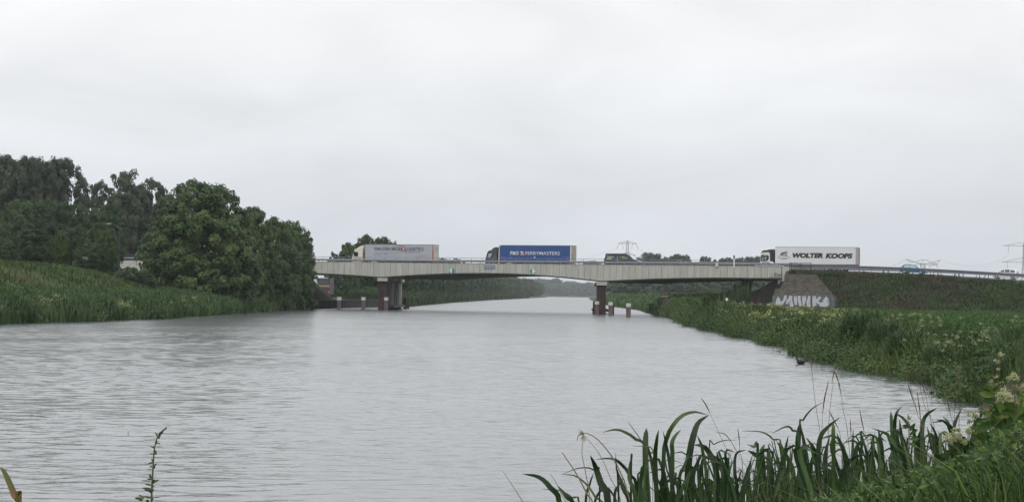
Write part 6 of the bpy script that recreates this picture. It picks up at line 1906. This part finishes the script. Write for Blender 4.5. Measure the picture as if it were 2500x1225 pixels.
# straw coloured stalks at the left end
GSW = 'dry straw stalks left of the iris bed'
stalk([zA(400, 1300), zA(320, 1146), zA(230, 1000), zA(118, 832)], None, 11.6, 'single dry straw stalk farthest left over the water', sm=straw_m, wpx=2.2, group=GSW)
stalk([zA(1060, 1300), zA(960, 1040), zA(860, 850), zA(720, 640)], None, 11.5, 'thick leaning straw stalk with split tip', sm=straw_m, wpx=4.2, group=GSW)
stalk([zA(860, 1300), zA(740, 1120), zA(660, 950), zA(600, 860)], None, 11.9, 'faint thin straw stalk leaning left near the water', sm=straw_m, wpx=2, group=GSW)
stalk([zA(1000, 1200), zA(960, 860), zA(920, 640), zA(938, 470)], None, 11.4, 'upright dry stalk rising to the pale nodding umbel', sm=straw_m, wpx=2.4, group=GSW)
stalk([zA(1330, 1250), zA(1200, 880), zA(1100, 660), zA(960, 480)], None, 11.4, 'slim dry stalk arching left to the pale umbel', sm=straw_m, wpx=2, group=GSW)
stalk([zA(1430, 1250), zA(1290, 800), zA(1180, 620), zA(1060, 490), zA(950, 440), zA(885, 465), zA(870, 520)], None, 11.4, 'dry stalk that curls over into the pale umbel', sm=straw_m, wpx=3, group=GSW)
p0_ = P(*zA(915, 490), 11.4)
e = empty('dry_umbel', p0_, 0, 'pale wispy dry umbel held above the water by bent straw stalks', 'seed head')
mb = MB(); c0_ = P(*zA(940, 450), 11.4) - p0_
for k in range(60):
    a = random.uniform(2.2, 5.2); rr = random.uniform(40, 95)
    q = P(*zA(940 + rr * math.cos(a) * .75, 450 - rr * math.sin(a) * .95), 11.4 + random.uniform(-.06, .06)) - p0_
    mb.bar(c0_, q, .0012, .0008, 3)
mb.build('ray', mat('pale_fluff', (.34, .33, .24), .9), e)

# ---- mugwort at the lower left
def zM(x, y): return x / 5.0, 1000 + y / 5.0
Ym = 8.5
ln = [P(*zM(*p), Ym) for p in ((1845, 1500), (1850, 1125), (1858, 900), (1875, 600), (1893, 430), (1935, 300), (2000, 240), (2035, 212))]
g0 = Vector((ln[0].x, Ym, float(ground_z(ln[0].x, Ym))))
e = empty('mugwort', g0, 0, 'single green leafy herb stem standing before the open water at left', 'plant')
L_ = bez([p - g0 for p in [g0] + ln], 24)
mb = MB(); mb.path(L_, [.0045 * (1.2 - .9 * i / 23) for i in range(24)], 5); mb.build('stem', greenstem, e)
mug = leafmat('mugwort_leaf', (.03, .05, .02), (.06, .095, .04), (.12, .17, .08), nscale=8, transl=.25)
def small_leaf(parent, a, b, wd, m=mug, name='leaf'):
    pa, pb_ = a, b; V = []; n = 5
    d = (pb_ - pa); side = d.cross((pa + parent.location - CAM).normalized()).normalized()
    dep = side.cross(d.normalized())
    for i in range(n):
        t_ = i / (n - 1); c = pa.lerp(pb_, t_) + dep * .12 * d.length * math.sin(t_ * 3.1)
        w_ = wd * .5 * math.sin(math.pi * min(1, t_ * .85 + .12)) if t_ < 1 else wd * .03
        V += [c - side * w_, c + dep * w_ * .3, c + side * w_]
    Fc = []
    for i in range(n - 1):
        k = i * 3; Fc += [(k, k + 1, k + 4, k + 3), (k + 1, k + 2, k + 5, k + 4)]
    return link(name, npmesh(name, np.array([tuple(v) for v in V]), np.array(Fc), np.full(len(V), random.random()), smooth=True), parent, m)
def M3(x, y): return P(*zM(x, y), Ym + random.uniform(-.02, .02)) - g0
for (a, b, w_) in (((1925, 330), (1895, 270), 16), ((1935, 300), (1955, 262), 14), ((1910, 400), (1960, 415), 18), ((1905, 420), (1915, 370), 22), ((1935, 350), (1945, 320), 30), ((1890, 465), (1825, 435), 14), ((1885, 480), (1870, 440), 20), ((1880, 540), (1815, 535), 14), ((1880, 530), (1912, 490), 30), ((1890, 540), (1915, 530), 24),
                   ((1868, 640), (1790, 660), 18), ((1862, 630), (1850, 590), 16), ((1872, 700), (1912, 650), 20), ((1868, 720), (1895, 690), 24), ((1860, 730), (1785, 716), 12), ((1855, 700), (1830, 680), 22), ((1850, 840), (1820, 780), 30), ((1850, 850), (1790, 840), 24), ((1840, 870), (1720, 858), 16), ((1850, 920), (1760, 900), 22), ((1865, 880), (1945, 850), 28), ((1870, 900), (1885, 840), 30), ((1865, 930), (1900, 920), 20),
                   ((1850, 970), (1730, 950), 34), ((1840, 990), (1760, 975), 22), ((1855, 1010), (1825, 985), 36), ((1862, 1000), (1875, 960), 22), ((1845, 1075), (1740, 1050), 30), ((1760, 1085), (1690, 1030), 40), ((1740, 1090), (1640, 1070), 34), ((1740, 1100), (1690, 1105), 26), ((1860, 1075), (1990, 1052), 10), ((1820, 1120), (1780, 1100), 40), ((1850, 1125), (1870, 1070), 20),
                   ((2035, 212), (1985, 262), 22), ((2000, 240), (1975, 270), 30), ((1975, 255), (1965, 300), 26), ((1955, 280), (1945, 345), 24), ((1960, 300), (1990, 275), 14), ((2020, 230), (2030, 205), 10)):
    small_leaf(e, M3(*a), M3(*b), w_ / 5.0 * Ym / F)
# the reddish green blade in the corner
ln = [P(*zM(*p), 5.0) for p in ((230, 1500), (200, 1130), (140, 950), (80, 810), (40, 740), (5, 695))]
g0 = Vector((ln[0].x, 5.0, float(ground_z(ln[0].x, 5.0))))
e = empty('corner_weed', g0, 0, 'blurred orange and green grass blade in the lower left corner', 'grass')
leaf_obj('leaf', [g0] + ln, 72 / 5.0 * 5.0 / F, e, mat('orange_green_blade', (.10, .13, .035), .5, var=.2, scale=30, dark=(.22, .09, .035)), twist=.4, n=14, tint=.8)
# floating twig
p = P(312, 1062, 45)
e = empty('twig', (p.x, p.y, 0), 0, 'tiny dark twig sticking out of the water at left', 'twig')
mb = MB(); mb.bar((0, 0, -.1), (.01, 0, .07), .009, .005, 5); mb.build('stick', darksteel, e)

# ---- meadowsweet on the near right bank
petal = leafmat('cream_petals', (.20, .22, .09), (.38, .38, .20), (.58, .58, .38), nscale=10, transl=.3)
budm = leafmat('green_buds', (.10, .13, .04), (.17, .20, .07), (.24, .27, .10), nscale=10, transl=.2)
def meadowsweet(label, base_px, clusters, Y, leaves):
    b0 = P(base_px, 1300, Y); g0 = Vector((b0.x, Y, float(ground_z(b0.x, Y))))
    e = empty('meadowsweet', g0, 0, label, 'plant', 'flowering meadowsweet on the near right bank')
    for (zx, zy, r, n, m) in clusters:
        c = P(*zC(zx, zy), Y + random.uniform(-.1, .1)) - g0
        mid = Vector((c.x * .7, c.y * .7, c.z * .55))
        mb = MB(); mb.path(bez([Vector((0, 0, -.02)), mid, c + Vector((0, 0, -.02))], 8), [.0035, .0033, .003, .0028, .0025, .002, .0017, .0014], 5); mb.build('stem', greenstem if m is budm else redstem_m, e)
        rr = r * .8 / 3.1825 * Y / F
        n_ = n; pos = RNG.normal(size=(n_, 3)) * np.array([1, .8, .62]) * rr * .6
        k_ = 9; cc = RNG.normal(size=(k_, 3)) * np.array([1, .8, .6]) * rr * .7
        pos = cc[RNG.integers(0, k_, n_)] + RNG.normal(size=(n_, 3)) * rr * .26 + np.array(c)
        V, Fc, tn = leafquads(pos, RNG.normal(size=(n_, 3)) + [0, -.5, .8], .0068 * RNG.uniform(.6, 1.3, n_) * Y / 9.5, RNG.uniform(0, 1, n_), RNG, aspect=.9)
        link('flower_head', npmesh('flower_head', V, Fc, tn), e, m)
    for (zx, zy, ll) in leaves:
        a = P(*zC(zx, zy), Y) - g0
        for k in range(5):
            dx = random.uniform(-1, 1); small_leaf(e, a + Vector((0, 0, -.02 * k)), a + Vector((dx, random.uniform(-.4, .2), random.uniform(-.3, .5))).normalized() * ll - Vector((0, 0, .02 * k)), ll * .38, m=herb_near)
herb_near = leafmat('near_herb_leaf', (.010, .024, .006), (.038, .082, .015), (.14, .22, .045), nscale=6, transl=.3)
meadowsweet('tallest meadowsweet with a long broken flower spike at the right', 2425, [(1085, 80, 26, 130, petal), (1068, 130, 22, 100, petal), (1075, 195, 14, 50, petal), (1050, 290, 42, 260, petal), (1035, 320, 26, 100, budm), (1060, 250, 20, 70, budm)], 9.6, [(1055, 330, .07), (1045, 400, .08), (1030, 240, .05), (1040, 480, .09)])
meadowsweet('meadowsweet with the largest cream blossom near the right edge', 2440, [(1130, 395, 62, 520, petal), (1085, 440, 34, 200, petal), (1150, 410, 40, 200, petal), (1030, 560, 50, 200, budm), (1010, 500, 30, 120, budm)], 9.2, [(1080, 520, .08), (1050, 600, .10), (1110, 620, .09)])
meadowsweet('meadowsweet with blossoms cut by the right photo edge', 2478, [(1200, 268, 38, 300, petal), (1205, 240, 20, 100, petal), (1238, 340, 42, 300, petal), (1240, 440, 44, 260, petal), (1235, 465, 30, 120, budm)], 8.9, [(1220, 420, .08), (1200, 560, .10)])
meadowsweet('low meadowsweet with a wide cream blossom among the iris', 2335, [(765, 725, 58, 420, petal), (695, 735, 40, 240, petal), (800, 750, 32, 160, petal), (760, 660, 26, 110, petal), (840, 670, 34, 160, petal)], 9.4, [(760, 780, .09), (700, 800, .08), (820, 820, .10)])
meadowsweet('meadowsweet with one pale blossom before the dark iris leaves', 2372, [(885, 550, 38, 240, petal), (850, 600, 26, 90, budm), (850, 680, 30, 120, petal), (915, 760, 30, 90, budm), (930, 640, 26, 80, budm)], 9.5, [(900, 640, .07), (890, 800, .09), (940, 720, .08)])
meadowsweet('meadowsweet with a broad half open blossom low at the right', 2450, [(1130, 715, 40, 260, petal), (1085, 720, 26, 120, petal), (1245, 815, 30, 180, petal), (1230, 520, 44, 150, budm), (1110, 560, 30, 90, budm), (1180, 660, 32, 90, budm)], 9.0, [(1120, 780, .1), (1160, 860, .1), (1090, 840, .1)])
meadowsweet('small pale tuft on a thin stem just left of the upright straw head', 2218, [(377, 560, 17, 60, petal), (385, 575, 12, 30, budm)], 10.5, [(385, 640, .05)])
# ---- corner grass and herbs
def px_scatter(n, x0, x1, Y0, Y1, rng, right=1.0):
    X_ = rng.uniform(x0, x1, n); Yq = rng.uniform(Y0, Y1, n)
    Xw = (X_ - 1250) / F * Yq
    return Xw, Yq, X_
rng = np.random.default_rng(77)
Xw, Yq, px_ = px_scatter(5500, 1880, 2750, 7.2, 12.5, rng)
top_px = np.interp(px_, [1880, 2000, 2150, 2300, 2450, 2750], [1225, 1190, 1155, 1120, 1050, 1010]) + rng.exponential(60, len(px_)) + 0
dens = rng.uniform(0, 1, len(px_)) < np.interp(px_, [1880, 2000, 2200, 2750], [.25, .6, 1, 1])
Xw, Yq, px_, top_px = Xw[dens], Yq[dens], px_[dens], top_px[dens]
ztop = CAMZ - (top_px - (716.3 + .016 * (px_ - 1250))) * Yq / F
zg_ = ground_z(Xw, Yq); H = np.clip(ztop - zg_, .35, 1.6)
near_m = leafmat('near_grass', (.006, .015, .004), (.024, .054, .011), (.11, .17, .04), nscale=2.5, transl=.3)
o = blades('corner_grass', np.stack([Xw, Yq, zg_], 1), H, rng.uniform(.004, .014, len(Xw)), lean=.4, m=near_m, rng=rng, droop=.12)
stuff(o, 'dense fine grass filling the lower right corner')
n = 8000
Xw, Yq, px_ = px_scatter(n, 1800, 2700, 7.4, 12.3, rng)
lim = np.interp(px_, [1800, 2000, 2150, 2300, 2400, 2500, 2700], [1290, 1215, 1170, 1130, 1085, 1020, 1000])
py_ = lim + rng.exponential(70, n)
ok = rng.uniform(0, 1, n) < np.interp(px_, [1800, 1950, 2200, 2700], [.03, .25, .6, 1])
Xw, Yq, px_, py_ = Xw[ok], Yq[ok], px_[ok], py_[ok]
zz = CAMZ - (py_ - (716.3 + .016 * (px_ - 1250))) * Yq / F
zz = np.maximum(zz, ground_z(Xw, Yq) + .03)
pos = np.stack([Xw, Yq, zz], 1) 
V, Fc, tn = leafquads(pos, rng.normal(size=(len(pos), 3)) + [0, -.4, .9], rng.uniform(.02, .06, len(pos)), rng.uniform(0, 1, len(pos)), rng, aspect=.32)
o = link('corner_herbs', npmesh('corner_herbs', V, Fc, tn), None, herb_near)
stuff(o, 'low leafy herbs mixed into the lower right corner')

# thin light grass and dead straws threaded through the iris bed
n = 1100
Xw, Yq, px_ = px_scatter(n, 1700, 2480, 10.8, 13.2, rng)
lim = np.interp(px_, [1560, 1800, 2000, 2300, 2480], [1150, 1110, 1090, 1060, 1000])
tp = lim + rng.exponential(60, n)
H = np.clip(CAMZ - (tp - (716.3 + .016 * (px_ - 1250))) * Yq / F - ground_z(Xw, Yq), .3, 1.2)
dry = rng.uniform(0, 1, n) < .16
q_ = np.stack([Xw, Yq, ground_z(Xw, Yq)], 1)
stuff(blades('iris_bed_grass', q_[~dry], H[~dry], rng.uniform(.003, .008, (~dry).sum()), lean=.5, m=leafmat('fresh_thin_grass', (.012, .026, .006), (.034, .068, .016), (.11, .17, .05), nscale=3), rng=rng, droop=.2), 'thin fresh grass threaded through the iris bed')
stuff(blades('dead_straws', q_[dry], H[dry] * .95, rng.uniform(.0025, .006, dry.sum()), lean=.6, m=leafmat('dead_straw', (.08, .055, .03), (.15, .11, .065), (.26, .21, .13), nscale=5), rng=rng, droop=.3), 'dead straws and reddish stems among the iris leaves')
# ================================================================== haze
hz = bpy.data.materials.new('air_haze'); hz.use_nodes = True
t = hz.node_tree
for n_ in list(t.nodes):
    if n_.type != 'OUTPUT_MATERIAL': t.nodes.remove(n_)
pv = t.nodes.new('ShaderNodeVolumePrincipled')
pv.inputs['Color'].default_value = (.86, .90, .95, 1)
pv.inputs['Density'].default_value = HAZE
pv.inputs['Anisotropy'].default_value = 0.35
t.links.new(pv.outputs[0], t.nodes['Material Output'].inputs['Volume'])
mb = MB(); mb.box(-6600, 6600, -900, 14500, -2.6, 62)
o = mb.build('haze', hz); tag(o, kind='stuff')
